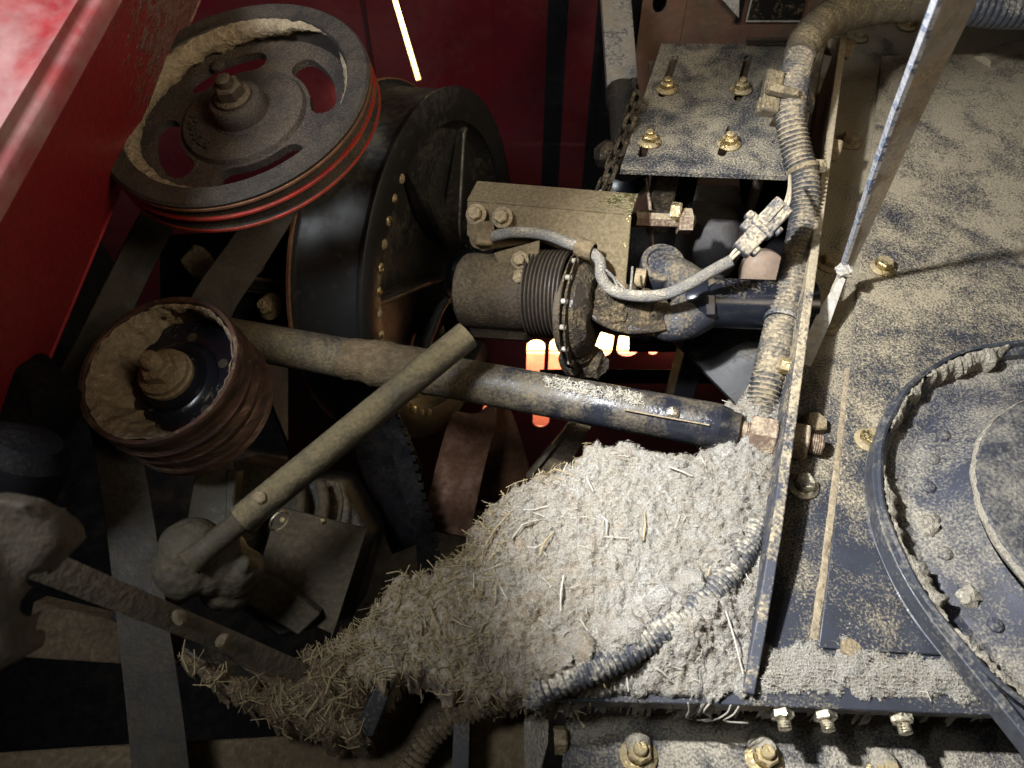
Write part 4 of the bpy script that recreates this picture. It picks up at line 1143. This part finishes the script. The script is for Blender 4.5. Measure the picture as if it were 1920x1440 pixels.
#@LEFT
# ================================================================ red side panel near the camera on the left
rp = thing('red_side_panel', 'bright red folded body panel at the left edge of the bay', 'panel', P(60, 400, .6))
A0, A1 = P(262, -85, .68), P(-130, 600, .50)
def along(k): return A0 + (A1 - A0) * k
sect = []
NS = 30
Bf0, Bf1 = P(420, -110, 1.02), P(18, 850, .80)
Lf = V((-.30, .02, .09))
def panel_rows(fun):
    vs = []
    for i in range(NS + 1):
        p = along(i / NS)
        row = fun(p, Bf0 + (Bf1 - Bf0) * (i / NS) - p)
        vs += row
    m = len(row)
    return MB().add(vs, [(i * m + q, (i + 1) * m + q, (i + 1) * m + q + 1, i * m + q + 1) for i in range(NS) for q in range(m - 1)])
panel_rows(lambda p, t: [p + Lf + t * .02, p + Lf * .62, p + Lf * .34, p + Lf * .30 + V((0, 0, .006)), p + Lf * .24 + V((0, 0, .006)), p + Lf * .20, p + Lf * .10 + V((0, 0, .002))]
           + [p + Lf * .05 * math.cos(q) + t * .05 * math.sin(q) + V((0, 0, .014 * math.sin(q * .5 + .8))) for q in (0, .4, .8, 1.2, 1.5)] + [p + t * .07]).build('outer_face', 'red_paint', rp, smooth=80)
panel_rows(lambda p, t: [p + t * k for k in (.07, .12, .25, .4, .55, .7, .85, 1.0)]).build('inner_face', 'red_side', rp, smooth=80)
MB().tube([Bf0, Bf1], .0022, 8).build('rolled_edge', 'red_side', rp)
lb = MB().prism([P(-60, 640, .72), P(0, 660, .72), P(70, 735, .72), P(70, 780, .72), P(30, 850, .72), P(-60, 860, .72)], CF * .08).build('black_box', 'void_black', None, bevel=.006)
tag(lb, 'black box at the left edge below the red panel', 'box')
lc = MB().lathe(P(20, 900, .70), V((.4, .5, .6)), [(.0001, -.05), (.040, -.05), (.042, .03), (.03, .045), (.0001, .05)], 28).build('black_canister', 'void_black', None)
tag(lc, 'dim rounded black canister under the black box at the left edge', 'canister')

# plates behind the small pulley, dusty brackets and bolts
bk = thing('rear_bracket', 'black bracket with dusty bolts between idler and drum', 'bracket', P(490, 570, 1.1))
MB().prism([P(300, 440, 1.14), P(560, 430, 1.14), P(575, 620, 1.12), P(430, 660, 1.10), P(300, 560, 1.12)], CF * .01).build('back_plate', 'void_black', bk)
MB().prism([P(425, 520, 1.09), P(450, 512, 1.09), P(560, 530, 1.09), P(565, 555, 1.09), P(440, 545, 1.09)], CF * .02).rough(.003, 40).build('ledge', 'mud_brown', bk, bevel=.002)
MB().prism([P(440, 520, 1.075), P(560, 535, 1.075), P(560, 552, 1.075), P(445, 540, 1.075)], CF * .012).build('ledge_slot', 'void_black', bk)
MB().prism([P(500, 640, 1.07), P(545, 545, 1.08), P(560, 548, 1.08), P(525, 645, 1.07)], CF * .015).build('stay', 'housing_brown', bk, bevel=.001)
place(FNUT, 'flange_nut', 'dust_bolt', bk, P(508, 575, 1.07), (-.35, -.5, .75), .3, 1.25)
place(FNUT, 'flange_nut', 'dust_bolt', bk, P(482, 496, 1.10), (-.35, -.5, .75), .3, 1.0)
MB().lathe(P(368, 492, 1.08), V((.2, -.6, .6)), [(.022, -.008), (.017, .006), (.008, .011), (.0001, .012)], 14).rough(.009, 50, 3).build('dust_clump', 'caked_tan', bk)
MB().lathe(P(440, 535, 1.08), V((.2, -.6, .6)), [(.012, -.004), (.009, .004), (.0001, .007)], 14).rough(.006, 60, 4).build('dust_clump', 'caked_tan', bk)

# gearbox and plates in the lower left
gb = thing('gearbox', 'dim olive gearbox with flat cover plates behind the lever tube', 'gearbox', P(560, 1000, .98))
MB().prism([P(436, 862, .98), P(640, 905, .98), P(700, 1010, .98), P(660, 1160, .96), P(520, 1200, .94), P(430, 1130, .94)], CF * .10).build('case', 'black_paint', gb, bevel=.006)
MB().prism([P(440, 864, .965), P(560, 888, .965), P(480, 1000, .955), P(430, 990, .955)], CF * .012).build('upper_cover', 'olive_plate', gb, bevel=.002)
MB().prism([P(520, 950, .935), P(688, 992, .935), P(625, 1190, .915), P(470, 1120, .915)], CF * .006).build('cover_plate', 'olive_plate', gb, bevel=.001)
MB().prism([P(470, 1070, .90), P(520, 1085, .90), P(600, 1150, .90), P(560, 1190, .90), P(440, 1120, .90)], CF * .02).rough(.003, 20).build('lower_cover', 'olive_plate', gb, bevel=.003)
for u in (556, 600, 632):
    MB().tube(smoothpath([P(u, 905, .96), P(u + 8, 940, .955), P(u + 2, 985, .955)], 5), .007 if u < 610 else .003, 10).build('pipe', 'olive_plate', gb)
for u, v in ((530, 975), (605, 977)):
    place(RIVET, 'rivet', 'zinc_bolt', gb, P(u, v, .932), -CF, 0, .5)
hg = thing('pulley_arm', 'dusty flat arm below the small rusty pulley', 'arm', P(390, 960, .9))
MB().prism([P(372, 850, .90), P(432, 862, .90), P(440, 960, .87), P(400, 1020, .86), P(345, 1000, .86)], CF * .014).rough(.0015, 40).build('arm_plate', 'olive_plate', hg, bevel=.002)
MB().prism([P(425, 880, .892), P(444, 884, .892), P(436, 990, .865), P(420, 985, .865)], CF * .025).build('side_rib', 'olive_plate', hg, bevel=.002)
# rod end: lumpy ball joint
re = MB()
for u, v, d, r in ((362, 1035, .80, .036), (345, 1062, .795, .032), (395, 1060, .81, .032), (335, 1100, .80, .018), (430, 1030, .815, .020), (440, 1070, .82, .030), (425, 1100, .83, .028), (318, 1045, .81, .018), (455, 1055, .80, .010)):
    re.lathe(P(u, v, d) - CF * 0, V((.2, -.5, .8)), [(r * math.sin(math.pi * k / 12) + 1e-5, -r * math.cos(math.pi * k / 12)) for k in range(13)], 24)
reo = re.rough(.005, 30, 4).build('rod_end', 'olive_plate', None, smooth=80)
tag(reo, 'lumpy dust covered ball joint at the lower end of the lever tube', 'joint')
rm = reo.modifiers.new('skin', 'REMESH'); rm.mode = 'VOXEL'; rm.voxel_size = .0024; rm.use_smooth_shade = True
sm = reo.modifiers.new('smooth', 'SMOOTH'); sm.factor = .5; sm.iterations = 3
tx_ = bpy.data.textures.new('grime', 'CLOUDS'); tx_.noise_scale = .035; tx_.noise_depth = 3
dm = reo.modifiers.new('grime', 'DISPLACE'); dm.texture = tx_; dm.strength = .007; dm.mid_level = .5; dm.texture_coords = 'GLOBAL'

# near blurred arm crossing the lower left
na = thing('near_arm', 'blurred grey flat bar reaching from the left edge into the chaff', 'bar', P(300, 1150, .6))
a0, a1, a2 = P(20, 1035, .50), P(300, 1150, .585), P(600, 1276, .705)
pts = smoothpath([a0, a1, a2], 10)
sides = [(C0 - p).normalized().cross((a2 - a0).normalized()) for p in pts]
nb = len(pts)
mbx = MB()
vs = []
tdir = (a2 - a0).normalized()
for i, p in enumerate(pts):
    sd = sides[i]; wdt = .0115
    up_ = (C0 - p).normalized()
    for x, y in ((-1, -.006), (-1, .003), (-.6, .005), (.6, .005), (1, .003), (1, -.006)):
        vs.append(p + sd * wdt * x + up_ * y)
fs = [(i * 6 + k, (i + 1) * 6 + k, (i + 1) * 6 + (k + 1) % 6, i * 6 + (k + 1) % 6) for i in range(nb - 1) for k in range(6)]
fs += [tuple(range(6)), tuple((nb - 1) * 6 + k for k in range(6))[::-1]]
mbx.add(vs, fs).rough(.0006, 50).build('bar', 'grey_bar', na)
MB().prism([P(-60, 930, .44), P(40, 945, .44), P(110, 985, .46), P(130, 1020, .47), P(95, 1060, .47), P(40, 1110, .46), P(20, 1240, .44), P(-60, 1300, .42)], CF * .03).build('clevis', 'grey_bar', na)
cv_ = [o for o in COL.objects if o.name.startswith('clevis')][0]
rm = cv_.modifiers.new('skin', 'REMESH'); rm.mode = 'VOXEL'; rm.voxel_size = .0035; rm.use_smooth_shade = True
sm = cv_.modifiers.new('smooth', 'SMOOTH'); sm.factor = .5; sm.iterations = 14
MB().prism([P(-60, 1200, .45), P(36, 1205, .45), P(34, 1245, .45), P(-60, 1260, .45)], CF * .03).build('clevis_foot', 'grey_bar', na, bevel=.005)
for u, v, d in ((335, 1158, .588), (415, 1200, .612)):
    MB().lathe(P(u, v, d), V((.1, -.6, .7)), [(.006, -.002), (.004, .003), (.0001, .004)], 10).rough(.003, 120, u).build('dirt_bit', 'caked_tan', na)

# tray rail that carries the left foot of the heap
tr = thing('tray_rail', 'curved dark rail edge carrying the straw at the lower left', 'rail', PZ(560, 1370, -.02))
wp = smoothpath([P(215, 1150, .80), P(320, 1210, .77), P(420, 1280, .745), P(500, 1328, .73), P(580, 1362, .72), P(680, 1376, .715)], 8)
MB().sweep(wp, CF, [(-.004, -.008), (-.004, .008), (.03, .008), (.03, -.008)]).rough(.002, 40).build('rail', 'black_paint', tr, bevel=.002)
MB().prism([P(320, 1200, .79), P(560, 1290, .76), P(700, 1290, .74), P(690, 1378, .725), P(580, 1360, .73), P(420, 1280, .755)], CF * .012).build('tray', 'mud_dark', tr)
MB().prism([P(712, 1262, .690), P(752, 1248, .690), P(700, 1382, .678), P(655, 1384, .678)], CF * .03).rough(.003, 60).build('end_strap', 'black_paint', tr, bevel=.002)
# mud-brown frame below
fr = MB().prism([PZ(u, v, -.085) for u, v in ((150, 1400), (690, 1372), (760, 1215), (850, 1215), (1010, 1310), (1010, 1600), (-300, 1640), (-300, 1430))], (0, 0, -.02)).rough(.002, 20).build('main_frame', 'mud_mid', None, bevel=.003)
tag(fr, 'mud brown frame surface along the bottom below the straw', 'frame')
lw2 = MB().prism([P(60, 1130, .95), P(330, 1190, .90), P(330, 1260, .88), P(40, 1230, .92)], CF * .03).rough(.006, 18).build('mud_ledge', 'mud_dark', None, bevel=.003)
tag(lw2, 'dim muddy ledge behind the hanging belt at lower left', 'ledge')

#@BAR
# ================================================================ flat steel bar at the upper right with white film knot
fbar = thing('flat_bar', 'worn steel flat bar slanting down at upper right, knotted with white film', 'bar', P(1583, 510, .93))
pts, sides, wds = [], [], []
ks = [(1810, -60, .50, 94), (1792, 0, .53, 88), (1745, 110, .60, 74), (1700, 215, .68, 62), (1655, 330, .77, 48), (1612, 440, .87, 30), (1588, 500, .93, 20), (1560, 560, .935, 18), (1530, 630, .935, 18), (1508, 690, .93, 15)]
vs, ve = [], []
for u, v, d, wpx in ks:
    c = P(u, v, d)
    wd = px(wpx, d) / 2
    t = V((0, 0, 0))
    side = CX * .93 + CF * .36
    nrm = side.cross(P(1508, 690, .93) - P(1810, -60, .50)).normalized()
    if nrm.dot(CF) > 0: nrm = -nrm
    for x, y in ((-1, -.0028), (-1, .0028), (1, .0028), (1, -.0028)):
        vs.append(c + side * wd * x + nrm * y)
    e = c - side * (wd + .0006)
    for x, y in ((-.0018, -.0032), (-.0018, .0034), (.0030, .0036), (.0030, -.0032)):
        ve.append(e + side * x + nrm * y)
n = len(ks)
fs = [(i * 4 + k, i * 4 + (k + 1) % 4, (i + 1) * 4 + (k + 1) % 4, (i + 1) * 4 + k) for i in range(n - 1) for k in range(4)] + [(0, 3, 2, 1), tuple((n - 1) * 4 + k for k in range(4))]
MB().add(vs, fs).build('bar_body', 'steel_bar', fbar, smooth=25)
MB().add(ve[:28], [f for f in fs if max(f) < 28][:24]).build('scraped_edge', 'bare_edge', fbar, smooth=25)
kn = MB().lathe(P(1583, 508, .925), V((.3, -.5, .8)), [(.0085 * math.sin(math.pi * k / 8) + 1e-5, -.0085 * math.cos(math.pi * k / 8)) for k in range(9)], 16).rough(.006, 180)
kn.build('film_knot', 'white_film', fbar)
fl = [P(1578, 518, .925), P(1586, 524, .925), P(1556, 605, .915), P(1520, 690, .905), P(1500, 715, .905), P(1508, 640, .91), P(1540, 575, .92)]
MB().prism(fl, CF * .0012).rough(.0012, 90).build('film_strip', 'white_film', fbar)

#@CHAFF
# ================================================================ chaff heap
def seg_dist(px_, py_, poly):
    """signed distance (inside positive) for arrays of points to a polygon"""
    d = np.full(px_.shape, 9.0)
    ins = np.zeros(px_.shape, bool)
    n = len(poly)
    for i in range(n):
        x0, y0 = poly[i]; x1, y1 = poly[(i + 1) % n]
        ex_, ey_ = x1 - x0, y1 - y0
        t = np.clip(((px_ - x0) * ex_ + (py_ - y0) * ey_) / (ex_ * ex_ + ey_ * ey_), 0, 1)
        d = np.minimum(d, np.hypot(px_ - x0 - t * ex_, py_ - y0 - t * ey_))
        c = (y0 > py_) != (y1 > py_)
        with np.errstate(divide='ignore', invalid='ignore'):
            ins ^= c & (px_ < (x1 - x0) * (py_ - y0) / (y1 - y0) + x0)
    return np.where(ins, d, -d)
def fbm(x, y, sc, octs, seed):
    out = np.empty(x.shape)
    f = out.ravel()
    xr, yr = x.ravel(), y.ravel()
    for i in range(f.size):
        f[i] = noise.fractal(V((xr[i] * sc, yr[i] * sc, seed)), 0.9, 2.1, octs)
    return out
def heap(name, outline, zref, step, hfun, mat, label, skirt=.05, amp=.006, seed=1.0):
    poly = [(p.x, p.y) for p in (PZ(u, v, zref) for u, v in outline)]
    xs = np.arange(min(p[0] for p in poly) - .02, max(p[0] for p in poly) + .02, step)
    ys_ = np.arange(min(p[1] for p in poly) - .02, max(p[1] for p in poly) + .02, step)
    X, Y = np.meshgrid(xs, ys_)
    D = seg_dist(X, Y, poly)
    N1 = fbm(X, Y, 14, 3, seed); N2 = fbm(X, Y, 60, 3, seed + 7); N3 = fbm(X, Y, 210, 3, seed + 13)
    N4 = 1 - np.abs(fbm(X, Y, 38, 3, seed + 21)) * 2.2
    De = D + .008 * N2 + .004 * N3
    Z = hfun(X, Y, De) + amp * (1.2 * N1 + .85 * N2 + .55 * N3 - 1.3 * np.clip(N4 - .6, 0, 1)) * np.clip(De / .02, .1, 1)
    Z = np.where(De < 0, Z + De * 6.0, Z)
    keep = De > -skirt / 6.0
    idx = -np.ones(X.shape, int)
    jx = step * .25
    pts = []
    for j, i in zip(*np.nonzero(keep)):
        idx[j, i] = len(pts)
        pts.append((X[j, i] + jx * N3[j, i], Y[j, i] + jx * N2[j, i], Z[j, i]))
    fs = []
    a, b, c, d = idx[:-1, :-1], idx[:-1, 1:], idx[1:, 1:], idx[1:, :-1]
    ok = (a >= 0) & (b >= 0) & (c >= 0) & (d >= 0)
    fs = list(zip(a[ok].tolist(), b[ok].tolist(), c[ok].tolist(), d[ok].tolist()))
    o = MB().add(pts, fs).build(name, mat, None, smooth=180, kind='stuff')
    o['label'] = label
    o['category'] = 'chaff'
    return np.array(pts), De[keep]

def bump_at(X, Y, u, v, z, h, sx, sy):
    p = PZ(u, v, z)
    return h * np.exp(-((X - p.x) / sx) ** 2 - ((Y - p.y) / sy) ** 2)
main = [(1056, 1287), (1240, 1291), (1399, 1294), (1418, 1200), (1448, 1000), (1470, 800), (1490, 640), (1478, 616), (1452, 690), (1395, 735), (1335, 758), (1345, 830), (1250, 838), (1180, 815), (1112, 822), (1062, 862), (960, 900), (905, 960), (872, 1020),
        (800, 1058), (725, 1082), (688, 1140), (655, 1175), (600, 1195), (640, 1250), (705, 1275), (740, 1245), (800, 1245), (850, 1280), (940, 1294), (1000, 1284)]
def hmain(X, Y, D):
    h = .004 + .020 * np.clip(D / .05, 0, 1)
    h += bump_at(X, Y, 1170, 900, .03, .034, .10, .10) + bump_at(X, Y, 1010, 1010, .03, .030, .10, .08) + bump_at(X, Y, 1412, 765, .02, .046, .05, .09)
    h += bump_at(X, Y, 1150, 1120, .02, .022, .09, .05) + bump_at(X, Y, 960, 1220, .02, .018, .06, .05)
    h -= .012 * np.exp(-((D - 0) / .03) ** 2) * 0
    p0 = PZ(1390, 1080, 0); p1 = PZ(1080, 1310, 0)
    # the hose lies in a furrow; low apron on its lower right
    dx, dy = p1.x - p0.x, p1.y - p0.y
    s = ((X - p0.x) * dy - (Y - p0.y) * dx) / math.hypot(dx, dy)
    k = np.clip((s) / .03 + .5, 0, 1)
    low = .004 + .010 * np.clip(D / .03, 0, 1)
    return np.where(Y < p0.y + .25, h * (1 - k) + np.minimum(h, low) * k, h)
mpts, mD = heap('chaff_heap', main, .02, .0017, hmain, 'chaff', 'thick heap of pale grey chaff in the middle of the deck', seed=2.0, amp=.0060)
foot = [(760, 1170), (640, 1186), (575, 1215), (548, 1258), (490, 1280), (400, 1262), (330, 1222), (420, 1285), (520, 1340), (600, 1370), (672, 1366), (700, 1290), (740, 1250)]
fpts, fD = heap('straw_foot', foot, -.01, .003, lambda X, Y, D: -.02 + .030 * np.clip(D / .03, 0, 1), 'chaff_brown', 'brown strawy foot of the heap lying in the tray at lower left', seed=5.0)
drift = [(1420, 1196), (1480, 1204), (1530, 1206), (1560, 1216), (1575, 1168), (1592, 1160), (1612, 1200), (1640, 1226), (1760, 1232), (1900, 1240), (2100, 1250), (2100, 1320), (1780, 1312), (1405, 1297)]
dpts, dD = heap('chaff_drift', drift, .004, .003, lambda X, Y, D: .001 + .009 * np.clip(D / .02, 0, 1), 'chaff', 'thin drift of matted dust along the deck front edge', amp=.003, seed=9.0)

def straws(name, src, count, lmin, lmax, r, mat, label, lift=.002, sel=None, upk=.35, bend=.25, seed=1):
    rg = random.Random(seed)
    mb_v, mb_f = [], []
    n = len(src)
    idxs = [i for i in range(n) if sel is None or sel(src[i])]
    for _ in range(count):
        p = V(src[rg.choice(idxs)])
        t = rg.uniform(0, 2 * math.pi)
        d = V((math.cos(t), math.sin(t), rg.gauss(0, upk))).normalized()
        Ls = lmin + (lmax - lmin) * rg.random() ** 2.2
        rad = r * rg.uniform(.6, 1.3)
        s1 = d.cross(UPZ).normalized() if abs(d.z) < .95 else CX
        s2_ = d.cross(s1)
        c = p + V((0, 0, lift * rg.random() + Ls * abs(d.z) * .3))
        bd = (s1 * rg.gauss(0, 1) + s2_ * rg.gauss(0, .6)) * Ls * bend
        o = len(mb_v)
        for k, q in ((-.5, 0), (0, 1), (.5, 0)):
            cc = c + d * (Ls * k) + bd * q
            for a_ in range(3):
                g = 2.094 * a_
                mb_v.append(cc + (s1 * math.cos(g) + s2_ * math.sin(g)) * rad)
        for e in (0, 3):
            for a_ in range(3):
                b2 = (a_ + 1) % 3
                mb_f.append((o + e + a_, o + e + b2, o + e + 3 + b2, o + e + 3 + a_))
    m_ = MB(); m_.v = mb_v; m_.f = mb_f
    ob = m_.build(name, mat, None, smooth=0, kind='stuff')
    ob['label'] = label; ob['category'] = 'straw'
    return ob
inside = mpts[mD > -.004]
xl = PZ(900, 1100, .02).x
straws('chaff_fibres', inside[inside[:, 0] > xl - .01], 24000, .0015, .0055, .00014, 'straw_pale', 'fine pale fibres matted over the chaff heap', seed=3)
straws('root_fibres', inside, 3000, .002, .007, .00015, 'root_brown', 'fine brown fibres among the pale chaff', seed=4)
straws('loose_straw', inside, 120, .010, .036, .00042, 'straw_pale', 'scattered pale straw stalks on the chaff heap', seed=5, upk=.2, bend=.12, lift=.004)
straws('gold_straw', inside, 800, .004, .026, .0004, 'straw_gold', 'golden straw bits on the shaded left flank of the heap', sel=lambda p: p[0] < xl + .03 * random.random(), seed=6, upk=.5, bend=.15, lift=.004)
straws('edge_straw', mpts[(mD < .012) & (mD > -.01)], 380, .006, .026, .0004, 'straw_gold', 'straw ends sticking out along the heap edge', sel=lambda p: p[0] < .08, seed=7, upk=.8, bend=.12, lift=.005)
straws('tray_straw', fpts[fD > -.004], 300, .005, .032, .0005, 'straw_gold', 'golden straw lying in the lower left tray', seed=8, upk=.4, bend=.12, lift=.004)
straws('tray_fibres', fpts[fD > -.004], 4000, .002, .007, .0002, 'root_brown', 'brown fibres matted in the lower left tray', seed=9)
straws('drift_fibres', dpts[dD > -.002], 7000, .0015, .005, .00014, 'straw_pale', 'fine fibres matted in the dust drift', seed=10)
straws('drift_straw', dpts[dD > -.002], 30, .010, .028, .0005, 'straw_pale', 'few pale straw bits on the dust drift', seed=11, upk=.1)
stalk_ends = [((1362, 1142), (1402, 1252)), ((1402, 1250), (1425, 1300)), ((1228, 1255), (1262, 1272)), ((1012, 1030), (1040, 985)), ((1058, 1070), (1052, 1135)), ((1330, 1080), (1350, 1040)), ((790, 1170), (778, 1270)), ((805, 1130), (822, 1180)),
              ((1115, 905), (1102, 880)), ((1210, 1000), (1212, 950)), ((960, 1000), (1010, 960)), ((905, 1015), (960, 940)), ((1130, 960), (1140, 990)), ((640, 1240), (610, 1300)), ((560, 1330), (600, 1290)), ((620, 1310), (680, 1300)), ((700, 1160), (690, 1080)), ((730, 1130), (745, 1090)), ((1255, 870), (1300, 885))]
GOLD_, PALE_ = MB(), MB()
for q, ((ua, va), (ub, vb)) in enumerate(stalk_ends):
    zz = .030 if va < 1150 else .022
    if ua < 700: zz = .018
    pa_, pb_ = PZ(ua, va, zz), PZ(ub, vb, zz)
    for e in (pa_, pb_):
        k_ = int(np.argmin((mpts[:, 0] - e.x) ** 2 + (mpts[:, 1] - e.y) ** 2)) if ua >= 700 else int(np.argmin((fpts[:, 0] - e.x) ** 2 + (fpts[:, 1] - e.y) ** 2))
        e.z = (mpts if ua >= 700 else fpts)[k_][2] + .004
    (GOLD_ if q % 2 or ua < 900 else PALE_).tube([pa_, (pa_ + pb_) / 2 + V((rnd(-.003, .003), rnd(-.003, .003), .004)), pb_], [.0008, .0009, .0007], 6)
for mb_, mt_, lb_ in ((GOLD_, 'straw_gold', 'long golden straw stalks lying on the chaff'), (PALE_, 'straw_pale', 'long pale straw stalks lying on the chaff')):
    st_ = mb_.build('long_straw', mt_, None, smooth=60, kind='stuff')
    st_['label'] = lb_
# chaff slumped over the upper side of the buried hose
cl = MB()
rg = random.Random(21)
for k in range(16):
    i = rg.randrange(34, 92)
    p = hpl[i] + V((-.008, .010, .004)) + V((rg.uniform(-.004, .004), rg.uniform(-.003, .004), 0))
    r = rg.uniform(.006, .013)
    one = MB().lathe(p, V((rg.uniform(-.4, .4), -.5, 1)), [(r * 1.4, -.008), (r * 1.25, .001), (r, .006), (r * .5, .009), (.0001, .010)], 18).rough(.006, 110, k).rough(.002, 330, k)
    cl.add(one.v, one.f)
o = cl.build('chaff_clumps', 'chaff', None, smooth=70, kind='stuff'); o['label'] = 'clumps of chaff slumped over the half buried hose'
cpts = np.array([tuple(p) for p in cl.v])
straws('clump_fibres', cpts, 1500, .0015, .006, .00015, 'straw_pale', 'fine fibres on the chaff clumps over the hose', seed=15)
# wisps lying on the tube and hanging off the deck edge
wis = MB()
for u, v in ((1370, 1322), (1385, 1325), (1290, 1318), (1330, 1320)):
    p = PZ(u, v, .004)
    wis.tube(smoothpath([p, p + V((rnd(-.004, .004), -.004, -.010)), p + V((rnd(-.012, .012), -.005, -.026)), p + V((rnd(-.02, .02), -.004, -.036))], 4), .0007, 5)
o = wis.build('hanging_roots', 'straw_pale', None, kind='stuff'); o['label'] = 'thin root wisps hanging off the deck edge'
tube_pts = np.array([tuple(t0 + (t1 - t0) * rnd(.68, .86) + UPZ * .0245 + V((0, rnd(-.010, .006), 0))) for _ in range(400)])
straws('tube_fluff', tube_pts, 900, .003, .010, .00028, 'straw_pale', 'fluff of pale fibres caught on top of the long tube', seed=12, lift=.003)
print('triangles', sum(len(o.data.polygons) for o in bpy.data.objects if o.type == 'MESH'))
